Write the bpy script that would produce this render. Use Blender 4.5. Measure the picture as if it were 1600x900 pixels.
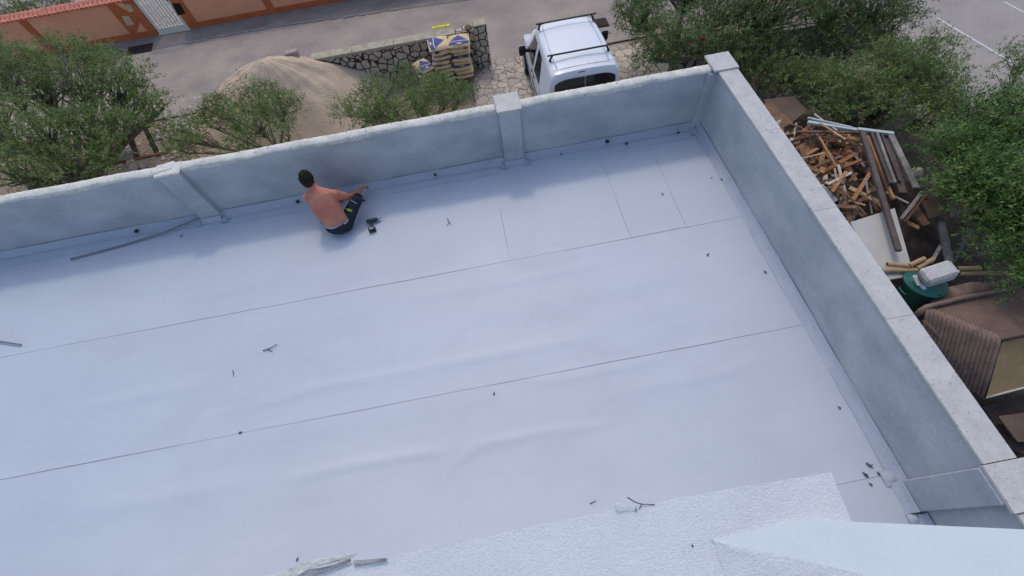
import bpy, math, random
import numpy as np
from mathutils import Vector, Matrix
random.seed(7); np.random.seed(7)
R = math.radians
for o in list(bpy.data.objects): bpy.data.objects.remove(o)
scene = bpy.context.scene
COL = scene.collection

# ------------------------------------------------------------ camera
FPX = 682.547
CH, CP, CR = -0.0200219, 0.5267886, -0.1710121
CAMLOC = Vector((-3.4029, -5.12669, 4.89643))
ROT = Matrix.Rotation(CH, 3, 'Z') @ Matrix.Rotation(CP, 3, 'X') @ Matrix.Rotation(CR, 3, 'Z')
cam_d = bpy.data.cameras.new('camera'); cam = bpy.data.objects.new('camera', cam_d); COL.objects.link(cam)
cam_d.sensor_width = 36; cam_d.lens = 36 * FPX / 1600; cam_d.clip_start = 0.05; cam_d.clip_end = 500
cam.matrix_world = Matrix.Translation(CAMLOC) @ ROT.to_4x4()
scene.camera = cam

# ------------------------------------------------------------ light
w = bpy.data.worlds.new('World'); scene.world = w; w.use_nodes = True
nt = w.node_tree; nt.nodes.clear()
out = nt.nodes.new('ShaderNodeOutputWorld'); bg = nt.nodes.new('ShaderNodeBackground'); sky = nt.nodes.new('ShaderNodeTexSky')
sky.sky_type = 'NISHITA'; sky.sun_disc = False; sky.sun_elevation = R(54); sky.sun_rotation = R(0)
sky.air_density = 1.0; sky.dust_density = 2.0; sky.ozone_density = 1.0
bg.inputs[1].default_value = 0.15
nt.links.new(sky.outputs[0], bg.inputs[0]); nt.links.new(bg.outputs[0], out.inputs[0])
sd = bpy.data.lights.new('sun', 'SUN'); sd.energy = 0.5; sd.angle = R(5.5); sd.color = (1.0, 0.95, 0.88)
sun = bpy.data.objects.new('sun', sd); COL.objects.link(sun); sun.rotation_euler = (R(-36), 0, 0); sun.location = (0, 10, 20)
scene.view_settings.view_transform = 'Standard'; scene.view_settings.look = 'None'
scene.view_settings.exposure = 0.36; scene.view_settings.gamma = 1

# ------------------------------------------------------------ helpers
def P(u, v, z):
    """ point of the place at height z seen at photo pixel (u, v) """
    d = ROT @ Vector(((u - 800) / FPX, -(v - 450) / FPX, -1.0))
    t = (z - CAMLOC.z) / d.z
    return CAMLOC + d * t

def tag(o, label=None, cat=None, group=None, kind=None):
    if label: o['label'] = label
    if cat: o['category'] = cat
    if group: o['group'] = group
    if kind: o['kind'] = kind
    return o

def thing(name, loc, label, cat, group=None):
    o = bpy.data.objects.new(name, None); COL.objects.link(o); o.location = Vector(loc)
    o.empty_display_size = 0.1
    return tag(o, label, cat, group)

def root_loc(o):
    l = Vector((0, 0, 0))
    while o is not None:
        l += o.location; o = o.parent
    return l

class MB:
    def __init__(s): s.v = []; s.f = []; s.sm = []
    def add(s, vs, fs, smooth=False):
        n = len(s.v); s.v += [tuple(v) for v in vs]
        s.f += [tuple(i + n for i in f) for f in fs]; s.sm += [smooth] * len(fs); return s
    def box(s, x0, x1, y0, y1, z0, z1):
        vs = [(x0,y0,z0),(x1,y0,z0),(x1,y1,z0),(x0,y1,z0),(x0,y0,z1),(x1,y0,z1),(x1,y1,z1),(x0,y1,z1)]
        return s.add(vs, [(0,3,2,1),(4,5,6,7),(0,1,5,4),(1,2,6,5),(2,3,7,6),(3,0,4,7)])
    def bevbox(s, c, ax, ay, az, b=0.01):
        """ box given centre and three half-vectors, with chamfered edges """
        c = Vector(c); ax = Vector(ax); ay = Vector(ay); az = Vector(az)
        L = [a.length for a in (ax, ay, az)]; U = [a.normalized() for a in (ax, ay, az)]
        b = min(b, 0.45 * min(L) * 2)
        vs = []; idx = {}
        for sx in (-1, 1):
            for sy in (-1, 1):
                for sz in (-1, 1):
                    for k in range(3):
                        d = [L[0], L[1], L[2]]
                        for j in range(3):
                            if j != k: d[j] -= b
                        idx[(sx, sy, sz, k)] = len(vs)
                        vs.append(c + U[0] * sx * d[0] + U[1] * sy * d[1] + U[2] * sz * d[2])
        fs = []
        def q(a):
            ctr = sum((vs[i] for i in a), Vector()) / len(a)
            n = (vs[a[1]] - vs[a[0]]).cross(vs[a[2]] - vs[a[1]])
            fs.append(tuple(a) if n.dot(ctr - c) > 0 else tuple(reversed(a)))
        for k in range(3):
            o = [j for j in range(3) if j != k]
            for sg in (-1, 1):
                a = []
                for (p, r) in ((-1, -1), (1, -1), (1, 1), (-1, 1)):
                    t = [0, 0, 0]; t[k] = sg; t[o[0]] = p; t[o[1]] = r; a.append(idx[(t[0], t[1], t[2], k)])
                q(a)
        for k in range(3):
            o = [j for j in range(3) if j != k]
            for p in (-1, 1):
                for r in (-1, 1):
                    a = []
                    t = [0, 0, 0]; t[o[0]] = p; t[o[1]] = r
                    for sg, kk in ((-1, o[0]), (1, o[0]), (1, o[1]), (-1, o[1])):
                        t[k] = sg; a.append(idx[(t[0], t[1], t[2], kk)])
                    q(a)
        for sx in (-1, 1):
            for sy in (-1, 1):
                for sz in (-1, 1): q([idx[(sx, sy, sz, k)] for k in range(3)])
        return s.add(vs, fs)
    def plank(s, p0, p1, wd, th, roll=0.0, b=0.004):
        p0 = Vector(p0); p1 = Vector(p1); d = p1 - p0
        ref = Vector((0, 0, 1)) if abs(d.normalized().z) < 0.95 else Vector((1, 0, 0))
        side = d.cross(ref).normalized(); up = side.cross(d).normalized()
        M = Matrix.Rotation(roll, 3, d.normalized()); side = M @ side; up = M @ up
        return s.bevbox((p0 + p1) / 2, d / 2, side * wd / 2, up * th / 2, b)
    def tube(s, pts, rad, n=10, cap=True, ex=None):
        """ smooth tube along pts; rad one number or one per point (or (a,b) ellipse with side dir ex) """
        pts = [Vector(p) for p in pts]; N = len(pts)
        if not isinstance(rad, (list, tuple)): rad = [rad] * N
        vs = []; prev = None
        for i, p in enumerate(pts):
            d = (pts[min(i + 1, N - 1)] - pts[max(i - 1, 0)]).normalized()
            if ex is not None: a = (Vector(ex) - d * Vector(ex).dot(d)).normalized()
            elif prev is None:
                ref = Vector((0, 0, 1)) if abs(d.z) < 0.9 else Vector((1, 0, 0)); a = d.cross(ref).normalized()
            else: a = (prev - d * prev.dot(d)).normalized()
            prev = a; bb = d.cross(a).normalized()
            r = rad[i]; ra, rb = r if isinstance(r, (list, tuple)) else (r, r)
            for k in range(n):
                t = 2 * math.pi * k / n
                vs.append(p + a * math.cos(t) * ra + bb * math.sin(t) * rb)
        fs = []
        for i in range(N - 1):
            for k in range(n):
                k2 = (k + 1) % n; fs.append((i*n+k, i*n+k2, (i+1)*n+k2, (i+1)*n+k))
        if cap:
            fs.append(tuple(reversed(range(n)))); fs.append(tuple((N-1)*n + k for k in range(n)))
        return s.add(vs, fs, True)
    def ball(s, c, rx, ry=None, rz=None, n=14, m=9, mat=None):
        ry = ry or rx; rz = rz or rx; c = Vector(c); vs = []; fs = []
        for i in range(m + 1):
            ph = math.pi * i / m
            for k in range(n):
                t = 2 * math.pi * k / n
                v = Vector((rx * math.sin(ph) * math.cos(t), ry * math.sin(ph) * math.sin(t), rz * math.cos(ph)))
                if mat: v = mat @ v
                vs.append(c + v)
        for i in range(m):
            for k in range(n):
                k2 = (k + 1) % n; fs.append((i*n+k, (i+1)*n+k, (i+1)*n+k2, i*n+k2))
        return s.add(vs, fs, True)
    def prism(s, poly, z0, z1):
        n = len(poly)
        vs = [(p[0], p[1], z0 if not isinstance(z0, (list, tuple)) else z0[i]) for i, p in enumerate(poly)]
        vs += [(p[0], p[1], z1 if not isinstance(z1, (list, tuple)) else z1[i]) for i, p in enumerate(poly)]
        ar = sum(poly[i][0]*poly[(i+1)%n][1]-poly[(i+1)%n][0]*poly[i][1] for i in range(n))
        fs = [tuple(reversed(range(n))), tuple(range(n, 2*n))] + [(i, (i+1)%n, n+(i+1)%n, n+i) for i in range(n)]
        if ar < 0: fs = [tuple(reversed(f)) for f in fs]
        return s.add(vs, fs)
    def build(s, name, m, parent=None, smooth=None, origin=None, ang=None):
        me = bpy.data.meshes.new(name)
        if parent is not None: o0 = root_loc(parent)
        elif origin is not None: o0 = Vector(origin)
        else:
            a = np.array(s.v); o0 = Vector(((a[:,0].min()+a[:,0].max())/2, (a[:,1].min()+a[:,1].max())/2, a[:,2].min()))
        me.from_pydata([(v[0]-o0.x, v[1]-o0.y, v[2]-o0.z) for v in s.v], [], s.f)
        me.polygons.foreach_set('use_smooth', [True]*len(s.f) if smooth else (s.sm if smooth is None else [False]*len(s.f)))
        me.materials.append(m); me.update()
        o = bpy.data.objects.new(name, me); COL.objects.link(o)
        if parent is not None: o.parent = parent
        else: o.location = o0
        if ang:
            me.polygons.foreach_set('use_smooth', [True]*len(s.f)); me.set_sharp_from_angle(angle=R(ang))
        return o

def mat(name, col, rough=0.8, var=0.12, vs=4.0, col2=None, bump=0.0, bs=40.0, spec=0.3, metal=0.0, stretch=None, spk=None, bdist=0.01, fine=0.06, fs=60.):
    """ procedural paint / plaster / wood: base colour mixed by two scales of noise, plus bump """
    m = bpy.data.materials.new(name); m.use_nodes = True; t = m.node_tree; N = t.nodes; L = t.links
    b = N['Principled BSDF']; b.inputs['Roughness'].default_value = rough; b.inputs['Metallic'].default_value = metal
    b.inputs['Specular IOR Level'].default_value = spec
    tc = N.new('ShaderNodeTexCoord'); mp = N.new('ShaderNodeMapping'); L.new(tc.outputs['Object'], mp.inputs[0])
    if stretch: mp.inputs['Scale'].default_value = stretch
    n1 = N.new('ShaderNodeTexNoise'); n1.inputs['Scale'].default_value = vs; n1.inputs['Detail'].default_value = 6; n1.inputs['Roughness'].default_value = 0.6
    L.new(mp.outputs[0], n1.inputs[0])
    n2 = N.new('ShaderNodeTexNoise'); n2.inputs['Scale'].default_value = fs; n2.inputs['Detail'].default_value = 3; L.new(mp.outputs[0], n2.inputs[0])
    cr = N.new('ShaderNodeValToRGB'); c = Vector(col[:3]); c2 = Vector(col2[:3]) if col2 else c * (1 + var * 1.2)
    c1 = c if col2 else c * (1 - var)
    cr.color_ramp.elements[0].position = 0.32; cr.color_ramp.elements[1].position = 0.68
    cr.color_ramp.elements[0].color = (*c1, 1); cr.color_ramp.elements[1].color = (*c2, 1)
    L.new(n1.outputs[0], cr.inputs[0])
    mx = N.new('ShaderNodeMix'); mx.data_type = 'RGBA'; mx.blend_type = 'OVERLAY'; mx.inputs[0].default_value = min(1, fine * 8)
    L.new(cr.outputs[0], mx.inputs[6]); L.new(n2.outputs[0], mx.inputs[7])
    last = mx.outputs[2]
    if spk:   # (colour, scale, threshold)
        v = N.new('ShaderNodeTexNoise'); v.inputs['Scale'].default_value = spk[1]; v.inputs['Detail'].default_value = 2; L.new(mp.outputs[0], v.inputs[0])
        r2 = N.new('ShaderNodeValToRGB'); r2.color_ramp.elements[0].position = spk[2]; r2.color_ramp.elements[1].position = spk[2] + 0.04
        L.new(v.outputs[0], r2.inputs[0]); m2 = N.new('ShaderNodeMix'); m2.data_type = 'RGBA'
        L.new(r2.outputs[0], m2.inputs[0]); L.new(last, m2.inputs[6]); m2.inputs[7].default_value = (*spk[0], 1); last = m2.outputs[2]
    L.new(last, b.inputs['Base Color'])
    if bump > 0:
        nb = N.new('ShaderNodeTexNoise'); nb.inputs['Scale'].default_value = bs; nb.inputs['Detail'].default_value = 4; L.new(mp.outputs[0], nb.inputs[0])
        bp = N.new('ShaderNodeBump'); bp.inputs['Strength'].default_value = bump; bp.inputs['Distance'].default_value = bdist
        L.new(nb.outputs[0], bp.inputs['Height']); L.new(bp.outputs[0], b.inputs['Normal'])
    return m

def stone_mat(name, c1, c2, joint, scale, jw, bump=0.6, rnd=0.85, flat=None):
    """ irregular stones with joints """
    m = bpy.data.materials.new(name); m.use_nodes = True; t = m.node_tree; N = t.nodes; L = t.links
    b = N['Principled BSDF']; b.inputs['Roughness'].default_value = 0.85; b.inputs['Specular IOR Level'].default_value = 0.2
    tc = N.new('ShaderNodeTexCoord'); mp = N.new('ShaderNodeMapping'); L.new(tc.outputs['Object'], mp.inputs[0])
    if flat: mp.inputs['Scale'].default_value = flat
    ns = N.new('ShaderNodeTexNoise'); ns.inputs['Scale'].default_value = 6; L.new(mp.outputs[0], ns.inputs[0])
    ad = N.new('ShaderNodeVectorMath'); ad.operation = 'MULTIPLY_ADD'; L.new(ns.outputs['Color'], ad.inputs[0])
    ad.inputs[1].default_value = (0.07, 0.07, 0.07); L.new(mp.outputs[0], ad.inputs[2])
    v1 = N.new('ShaderNodeTexVoronoi'); v1.feature = 'DISTANCE_TO_EDGE'; v1.inputs['Scale'].default_value = scale; v1.inputs['Randomness'].default_value = rnd
    v2 = N.new('ShaderNodeTexVoronoi'); v2.inputs['Scale'].default_value = scale; v2.inputs['Randomness'].default_value = rnd
    L.new(ad.outputs[0], v1.inputs['Vector']); L.new(ad.outputs[0], v2.inputs['Vector'])
    sp = N.new('ShaderNodeSeparateColor'); L.new(v2.outputs['Color'], sp.inputs[0])
    mc = N.new('ShaderNodeMix'); mc.data_type = 'RGBA'; L.new(sp.outputs[0], mc.inputs[0]); mc.inputs[6].default_value = (*c1, 1); mc.inputs[7].default_value = (*c2, 1)
    nn = N.new('ShaderNodeTexNoise'); nn.inputs['Scale'].default_value = 25; nn.inputs['Detail'].default_value = 5; L.new(mp.outputs[0], nn.inputs[0])
    ov = N.new('ShaderNodeMix'); ov.data_type = 'RGBA'; ov.blend_type = 'OVERLAY'; ov.inputs[0].default_value = 0.6
    L.new(mc.outputs[2], ov.inputs[6]); L.new(nn.outputs[0], ov.inputs[7])
    rp = N.new('ShaderNodeValToRGB'); rp.color_ramp.elements[0].position = jw; rp.color_ramp.elements[1].position = jw * 1.6 + 0.01
    L.new(v1.outputs['Distance'], rp.inputs[0])
    mj = N.new('ShaderNodeMix'); mj.data_type = 'RGBA'; L.new(rp.outputs[0], mj.inputs[0]); mj.inputs[6].default_value = (*joint, 1); L.new(ov.outputs[2], mj.inputs[7])
    L.new(mj.outputs[2], b.inputs['Base Color'])
    ma = N.new('ShaderNodeMath'); ma.operation = 'MULTIPLY_ADD'; L.new(nn.outputs[0], ma.inputs[0]); ma.inputs[1].default_value = 0.3; L.new(rp.outputs[0], ma.inputs[2])
    bp = N.new('ShaderNodeBump'); bp.inputs['Strength'].default_value = bump; bp.inputs['Distance'].default_value = 0.02
    L.new(ma.outputs[0], bp.inputs['Height']); L.new(bp.outputs[0], b.inputs['Normal'])
    return m

def leaf_mat(name, dark, light, under):
    m = bpy.data.materials.new(name); m.use_nodes = True; t = m.node_tree; N = t.nodes; L = t.links
    b = N['Principled BSDF']; b.inputs['Roughness'].default_value = 0.55; b.inputs['Specular IOR Level'].default_value = 0.35
    g = N.new('ShaderNodeNewGeometry'); cr = N.new('ShaderNodeValToRGB')
    cr.color_ramp.elements[0].color = (*dark, 1); cr.color_ramp.elements[1].color = (*light, 1)
    e = cr.color_ramp.elements.new(0.8); e.color = (*(Vector(dark) * 0.45 + Vector(light) * 0.55), 1)
    L.new(g.outputs['Random Per Island'], cr.inputs[0])
    tc = N.new('ShaderNodeTexCoord'); nz = N.new('ShaderNodeTexNoise'); nz.inputs['Scale'].default_value = 2.6; nz.inputs['Detail'].default_value = 2; L.new(tc.outputs['Object'], nz.inputs[0])
    ma = N.new('ShaderNodeMapRange'); ma.inputs[1].default_value = .35; ma.inputs[2].default_value = .65; ma.inputs[3].default_value = -.35; ma.inputs[4].default_value = .35; L.new(nz.outputs[0], ma.inputs[0])
    ad = N.new('ShaderNodeMath'); ad.operation = 'ADD'; L.new(g.outputs['Random Per Island'], ad.inputs[0]); L.new(ma.outputs[0], ad.inputs[1]); L.new(ad.outputs[0], cr.inputs[0])
    mx = N.new('ShaderNodeMix'); mx.data_type = 'RGBA'; L.new(g.outputs['Backfacing'], mx.inputs[0]); L.new(cr.outputs[0], mx.inputs[6]); mx.inputs[7].default_value = (*under, 1)
    L.new(mx.outputs[2], b.inputs['Base Color'])
    tr = N.new('ShaderNodeBsdfTranslucent'); L.new(mx.outputs[2], tr.inputs[0]); ms = N.new('ShaderNodeMixShader'); ms.inputs[0].default_value = 0.25
    o = N['Material Output']; L.new(b.outputs[0], ms.inputs[1]); L.new(tr.outputs[0], ms.inputs[2]); L.new(ms.outputs[0], o.inputs[0])
    return m

M = {}
# roof
def membrane_mat():
    m = mat('roof_membrane', (0.515, 0.55, 0.605), rough=0.5, var=0.03, vs=0.9, spec=0.35, fine=0.01, fs=300)
    t = m.node_tree; N = t.nodes; L = t.links; b = N['Principled BSDF']; tc = [n for n in N if n.type == 'TEX_COORD'][0]
    mp = N.new('ShaderNodeMapping'); mp.inputs['Rotation'].default_value = (0, 0, R(4)); mp.inputs['Scale'].default_value = (0.5, 1.7, 1); L.new(tc.outputs['Object'], mp.inputs[0])
    n = N.new('ShaderNodeTexNoise'); n.inputs['Scale'].default_value = 1.3; n.inputs['Detail'].default_value = 3; n.inputs['Roughness'].default_value = 0.45; L.new(mp.outputs[0], n.inputs[0])
    f = N.new('ShaderNodeTexNoise'); f.inputs['Scale'].default_value = 5; f.inputs['Detail'].default_value = 4; L.new(tc.outputs['Object'], f.inputs[0])
    a = N.new('ShaderNodeMath'); a.operation = 'MULTIPLY_ADD'; L.new(f.outputs[0], a.inputs[0]); a.inputs[1].default_value = 0.10; L.new(n.outputs[0], a.inputs[2])
    bp = N.new('ShaderNodeBump'); bp.inputs['Strength'].default_value = 0.35; bp.inputs['Distance'].default_value = 0.045
    L.new(a.outputs[0], bp.inputs['Height']); L.new(bp.outputs[0], b.inputs['Normal'])
    # dusty foot scuffs, dried water marks and small grit
    bc = [l for l in t.links if l.to_socket == b.inputs['Base Color']][0].from_socket
    def layer(scale, stretch, lo, hi, colr, fac, det=5, rough_=.65, dist=0.0):
        nonlocal bc
        mq = N.new('ShaderNodeMapping'); mq.inputs['Scale'].default_value = stretch; L.new(tc.outputs['Object'], mq.inputs[0])
        q = N.new('ShaderNodeTexNoise'); q.inputs['Scale'].default_value = scale; q.inputs['Detail'].default_value = det; q.inputs['Roughness'].default_value = rough_; q.inputs['Distortion'].default_value = dist; L.new(mq.outputs[0], q.inputs[0])
        r_ = N.new('ShaderNodeValToRGB'); r_.color_ramp.elements[0].position = lo; r_.color_ramp.elements[1].position = hi; r_.color_ramp.elements[1].color = (fac, fac, fac, 1); L.new(q.outputs[0], r_.inputs[0])
        x_ = N.new('ShaderNodeMix'); x_.data_type = 'RGBA'; L.new(r_.outputs[0], x_.inputs[0]); L.new(bc, x_.inputs[6]); x_.inputs[7].default_value = (*colr, 1); bc = x_.outputs[2]
    layer(1.1, (1, 1.6, 1), .50, .68, (0.46, 0.485, 0.54), .35, 7, .7, .6)
    layer(7, (1, 2.4, 1), .60, .70, (0.44, 0.45, 0.48), .3, 6, .75, .8)
    layer(60, (1, 1, 1), .745, .77, (0.22, 0.21, 0.20), .8, 2)
    layer(3.2, (1, 3, 1), .63, .72, (0.56, 0.60, 0.68), .6, 5, .7, .4)
    L.new(bc, b.inputs['Base Color'])
    return m
M['membrane'] = membrane_mat()
M['flash'] = mat('flashing_membrane', (0.42, 0.445, 0.50), rough=0.5, var=0.06, vs=5, bump=0.25, bs=14, bdist=0.02, fine=0.02)
M['seam'] = mat('seam_dirt', (0.36, 0.37, 0.40), rough=0.8, col2=(0.46, 0.50, 0.56), vs=7, fine=0.05)
M['plaster'] = mat('grey_render_plaster', (0.355, 0.375, 0.405), rough=0.85, col2=(0.52, 0.53, 0.545), vs=1.3, stretch=(1, 1, 1.7), bump=0.25, bs=9, bdist=0.010, spec=0.2, fine=0.022, fs=22)
M['plaster_white'] = mat('rough_white_plaster', (0.66, 0.635, 0.565), rough=0.95, var=0.14, vs=8, bump=0.8, bs=30, bdist=0.015, spec=0.1, spk=((0.34, 0.33, 0.31), 18, 0.66))
M['marble'] = mat('speckled_marble_slab', (0.52, 0.505, 0.475), rough=0.6, var=0.09, vs=7, bump=0.05, spec=0.3, spk=((0.36, 0.35, 0.33), 30, 0.655), fine=0.05, fs=120)
M['stucco'] = mat('white_spray_stucco', (0.63, 0.65, 0.67), rough=0.95, var=0.04, vs=3, bump=0.75, bs=115, bdist=0.008, spec=0.1, fine=0.03)
M['stucco_smooth'] = mat('white_smooth_stucco', (0.52, 0.575, 0.61), rough=0.85, var=0.03, vs=3, bump=0.3, bs=90, bdist=0.004, spec=0.15, fine=0.01)
M['black'] = mat('black_plastic', (0.02, 0.021, 0.023), rough=0.45, spec=0.4, fine=0.02)
M['darkmetal'] = mat('grey_metal', (0.33, 0.35, 0.37), rough=0.4, metal=0.6, spec=0.5, fine=0.02)
M['twig'] = mat('dry_twig', (0.05, 0.042, 0.035), rough=0.9, var=0.3)
M['leafdry'] = mat('dry_leaf', (0.06, 0.055, 0.04), rough=0.8, var=0.3)
M['leafor'] = mat('orange_leaf', (0.42, 0.13, 0.05), rough=0.7)
# ground
M['earth'] = mat('dry_earth', (0.30, 0.225, 0.165), rough=1, vs=1.3, var=0.25, bump=0.9, bs=9, bdist=0.05, spec=0.05, fine=0.1, fs=18, spk=((0.42, 0.38, 0.33), 14, 0.66))
M['road'] = mat('worn_concrete_road', (0.44, 0.365, 0.305), rough=0.95, vs=0.75, col2=(0.29, 0.25, 0.22), bump=0.35, bs=45, bdist=0.008, spec=0.1, fine=0.05, fs=30, spk=((0.38, 0.35, 0.32), 9, 0.73))
M['tarmac'] = mat('grey_tarmac_strip', (0.26, 0.225, 0.20), rough=0.95, vs=1.6, var=0.18, bump=0.4, bs=60, bdist=0.008, spec=0.1, fine=0.06, fs=40)
M['court'] = mat('parking_asphalt', (0.36, 0.32, 0.285), rough=0.95, vs=0.8, var=0.10, bump=0.3, bs=60, bdist=0.006, spec=0.1, fine=0.05, fs=40)
M['paint'] = mat('worn_white_paint', (0.66, 0.65, 0.63), rough=0.8, var=0.12, vs=9)
M['flag'] = stone_mat('cream_flagstones', (0.60, 0.51, 0.41), (0.42, 0.36, 0.29), (0.20, 0.155, 0.12), 4.0, 0.022, bump=0.5, flat=(1, 1, 0.01))
M['sand'] = mat('pinkish_sand', (0.60, 0.455, 0.325), rough=1, vs=1.5, var=0.12, bump=0.8, bs=26, bdist=0.03, spec=0.05, fine=0.07, fs=60)
M['stonewall'] = stone_mat('grey_brown_fieldstones', (0.60, 0.51, 0.42), (0.42, 0.36, 0.30), (0.05, 0.036, 0.027), 4.9, 0.045, bump=1.0, rnd=0.75)
M['drystone'] = stone_mat('pale_dry_stones', (0.36, 0.32, 0.27), (0.22, 0.20, 0.17), (0.05, 0.04, 0.03), 3.6, 0.05, bump=1.0)
M['rubble'] = mat('pale_limestone', (0.50, 0.45, 0.39), rough=0.95, vs=9, var=0.2, bump=0.6, bs=25, spec=0.1)
M['coping'] = mat('mossy_cement_coping', (0.42, 0.37, 0.27), rough=0.95, vs=6, var=0.2, bump=0.5, bs=30, spec=0.1)
# street wall
M['orange'] = mat('orange_wall_paint', (0.80, 0.37, 0.21), rough=0.85, vs=2, var=0.06, bump=0.2, bs=60, spec=0.15, fine=0.02)
M['rust'] = mat('red_brown_wall_paint', (0.50, 0.14, 0.055), rough=0.85, vs=3, var=0.13, bump=0.2, bs=60, spec=0.15, fine=0.03)
M['tile'] = mat('terracotta_tile', (0.58, 0.22, 0.15), rough=0.8, vs=7, var=0.2, bump=0.3, bs=30, spec=0.2)
M['plaque'] = mat('tan_plaque', (0.55, 0.43, 0.26), rough=0.6, var=0.15, vs=10)
M['gate'] = mat('pale_grey_gate_paint', (0.68, 0.65, 0.56), rough=0.5, var=0.05, spec=0.4, fine=0.02)
M['dark'] = mat('dark_opening', (0.022, 0.014, 0.010), rough=0.9)
# wood and junk
for n, c in dict(wood_tan=(0.38, 0.20, 0.095), wood_yellow=(0.48, 0.33, 0.18), wood_brown=(0.19, 0.105, 0.065), wood_dark=(0.065, 0.046, 0.037), wood_grey=(0.26, 0.24, 0.22), wood_pale=(0.55, 0.50, 0.43), wood_rust=(0.27, 0.115, 0.05)).items():
    M[n] = mat(n, c, rough=0.8, vs=5, var=0.28, stretch=(1, 1, 1), bump=0.25, bs=40, spec=0.15, fine=0.08, fs=45)
M['beam'] = mat('dark_painted_beam', (0.105, 0.078, 0.068), rough=0.7, vs=6, var=0.25, bump=0.2, bs=30, fine=0.05)
M['pvcwhite'] = mat('white_plastic_pipe', (0.48, 0.53, 0.50), rough=0.4, var=0.06, spec=0.4, fine=0.02)
M['pvctan'] = mat('tan_plastic_pipe', (0.43, 0.29, 0.16), rough=0.6, var=0.14, vs=6, spec=0.25)
M['door'] = mat('off_white_laminate', (0.47, 0.45, 0.415), rough=0.6, var=0.06, vs=3, spec=0.3, fine=0.02)
M['bin'] = mat('dark_green_plastic', (0.030, 0.14, 0.115), rough=0.5, var=0.2, vs=5, spec=0.4, fine=0.03)
M['jug'] = mat('dusty_white_plastic', (0.52, 0.50, 0.48), rough=0.55, var=0.10, vs=5, spec=0.3)
M['sofa'] = mat('brown_sofa_cloth', (0.18, 0.118, 0.092), rough=0.95, var=0.12, vs=3, bump=0.2, bs=80, spec=0.05)
M['sofarib'] = mat('ribbed_brown_cloth', (0.215, 0.15, 0.118), rough=0.95, var=0.2, vs=7, bump=0.3, bs=60, spec=0.05)
M['sofaend'] = mat('tan_board', (0.32, 0.205, 0.10), rough=0.8, var=0.12, vs=3)
M['ply'] = mat('weathered_plywood', (0.125, 0.085, 0.062), rough=0.9, var=0.22, vs=3, bump=0.3)
M['blue'] = mat('bright_blue_plastic', (0.05, 0.20, 0.60), rough=0.5)
M['kraft'] = mat('kraft_paper', (0.70, 0.52, 0.29), rough=0.8, var=0.12, vs=6, bump=0.3, bs=22, spec=0.15)
M['bagblue'] = mat('blue_bag_print', (0.055, 0.065, 0.22), rough=0.7, var=0.1)
M['bagwhite'] = mat('white_bag_print', (0.55, 0.54, 0.55), rough=0.7, var=0.1)
M['yellow'] = mat('yellow_plastic', (0.72, 0.62, 0.03), rough=0.5, var=0.05)
M['rock'] = mat('tan_rock', (0.36, 0.27, 0.14), rough=0.95, var=0.25, vs=8, bump=0.6)
M['block'] = mat('pinkish_concrete_block', (0.40, 0.33, 0.28), rough=0.95, var=0.15, vs=8, bump=0.5, spk=((0.2, 0.17, 0.15), 14, 0.64))
# trees
M['bark'] = mat('olive_bark', (0.17, 0.145, 0.115), rough=0.95, var=0.3, vs=12, bump=0.6, spec=0.05)
M['leaf_olive'] = leaf_mat('olive_leaf', (0.052, 0.095, 0.018), (0.235, 0.325, 0.075), (0.28, 0.35, 0.15))
M['leaf_bush'] = leaf_mat('pepper_leaf', (0.036, 0.068, 0.015), (0.20, 0.275, 0.07), (0.22, 0.29, 0.11))
M['leaf_bright'] = leaf_mat('bright_leaf', (0.030, 0.090, 0.012), (0.17, 0.28, 0.06), (0.27, 0.36, 0.15))
# van
M['van'] = mat('white_car_paint', (0.68, 0.70, 0.74), rough=0.4, var=0.01, spec=0.5, fine=0.0)
M['van'].node_tree.nodes['Principled BSDF'].inputs['Coat Weight'].default_value = 0.25; M['van'].node_tree.nodes['Principled BSDF'].inputs['Coat Roughness'].default_value = 0.15
M['glass'] = mat('dark_car_glass', (0.012, 0.014, 0.016), rough=0.06, var=0.02, spec=0.6, fine=0.0)
M['trim'] = mat('black_car_trim', (0.018, 0.019, 0.022), rough=0.5, spec=0.3, fine=0.01)
M['tyre'] = mat('tyre_rubber', (0.022, 0.022, 0.022), rough=0.85, spec=0.15)
M['red'] = mat('red_lamp_plastic', (0.20, 0.03, 0.03), rough=0.35)
# person
M['skin'] = mat('sunburnt_skin', (0.56, 0.26, 0.17), rough=0.55, col2=(0.50, 0.13, 0.085), vs=4.5, spec=0.3, bump=0.04, bs=120, bdist=0.002, fine=0.015)
M['shorts'] = mat('charcoal_work_cloth', (0.030, 0.034, 0.043), rough=0.9, var=0.2, vs=14, bump=0.5, bs=28, spec=0.1)
M['underwear'] = mat('pale_grey_cotton', (0.42, 0.46, 0.54), rough=0.9)
M['lime'] = mat('lime_trim', (0.58, 0.74, 0.06), rough=0.6)
M['cap'] = mat('black_cap_cloth', (0.018, 0.019, 0.016), rough=0.9, var=0.2, vs=20, spec=0.1)
M['hair'] = mat('dark_short_hair', (0.02, 0.014, 0.010), rough=0.8)
M['drill'] = mat('dark_teal_tool_plastic', (0.012, 0.045, 0.055), rough=0.5, spec=0.4)
def clear_mat():
    m = bpy.data.materials.new('clear_glass'); m.use_nodes = True; b = m.node_tree.nodes['Principled BSDF']
    b.inputs['Base Color'].default_value = (0.9, 0.93, 0.95, 1); b.inputs['Roughness'].default_value = 0.05; b.inputs['Transmission Weight'].default_value = 0.9; b.inputs['IOR'].default_value = 1.2
    return m
M['clear'] = clear_mat()

G = -2.85          # street level
H = 0.943          # parapet height above the membrane
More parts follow.
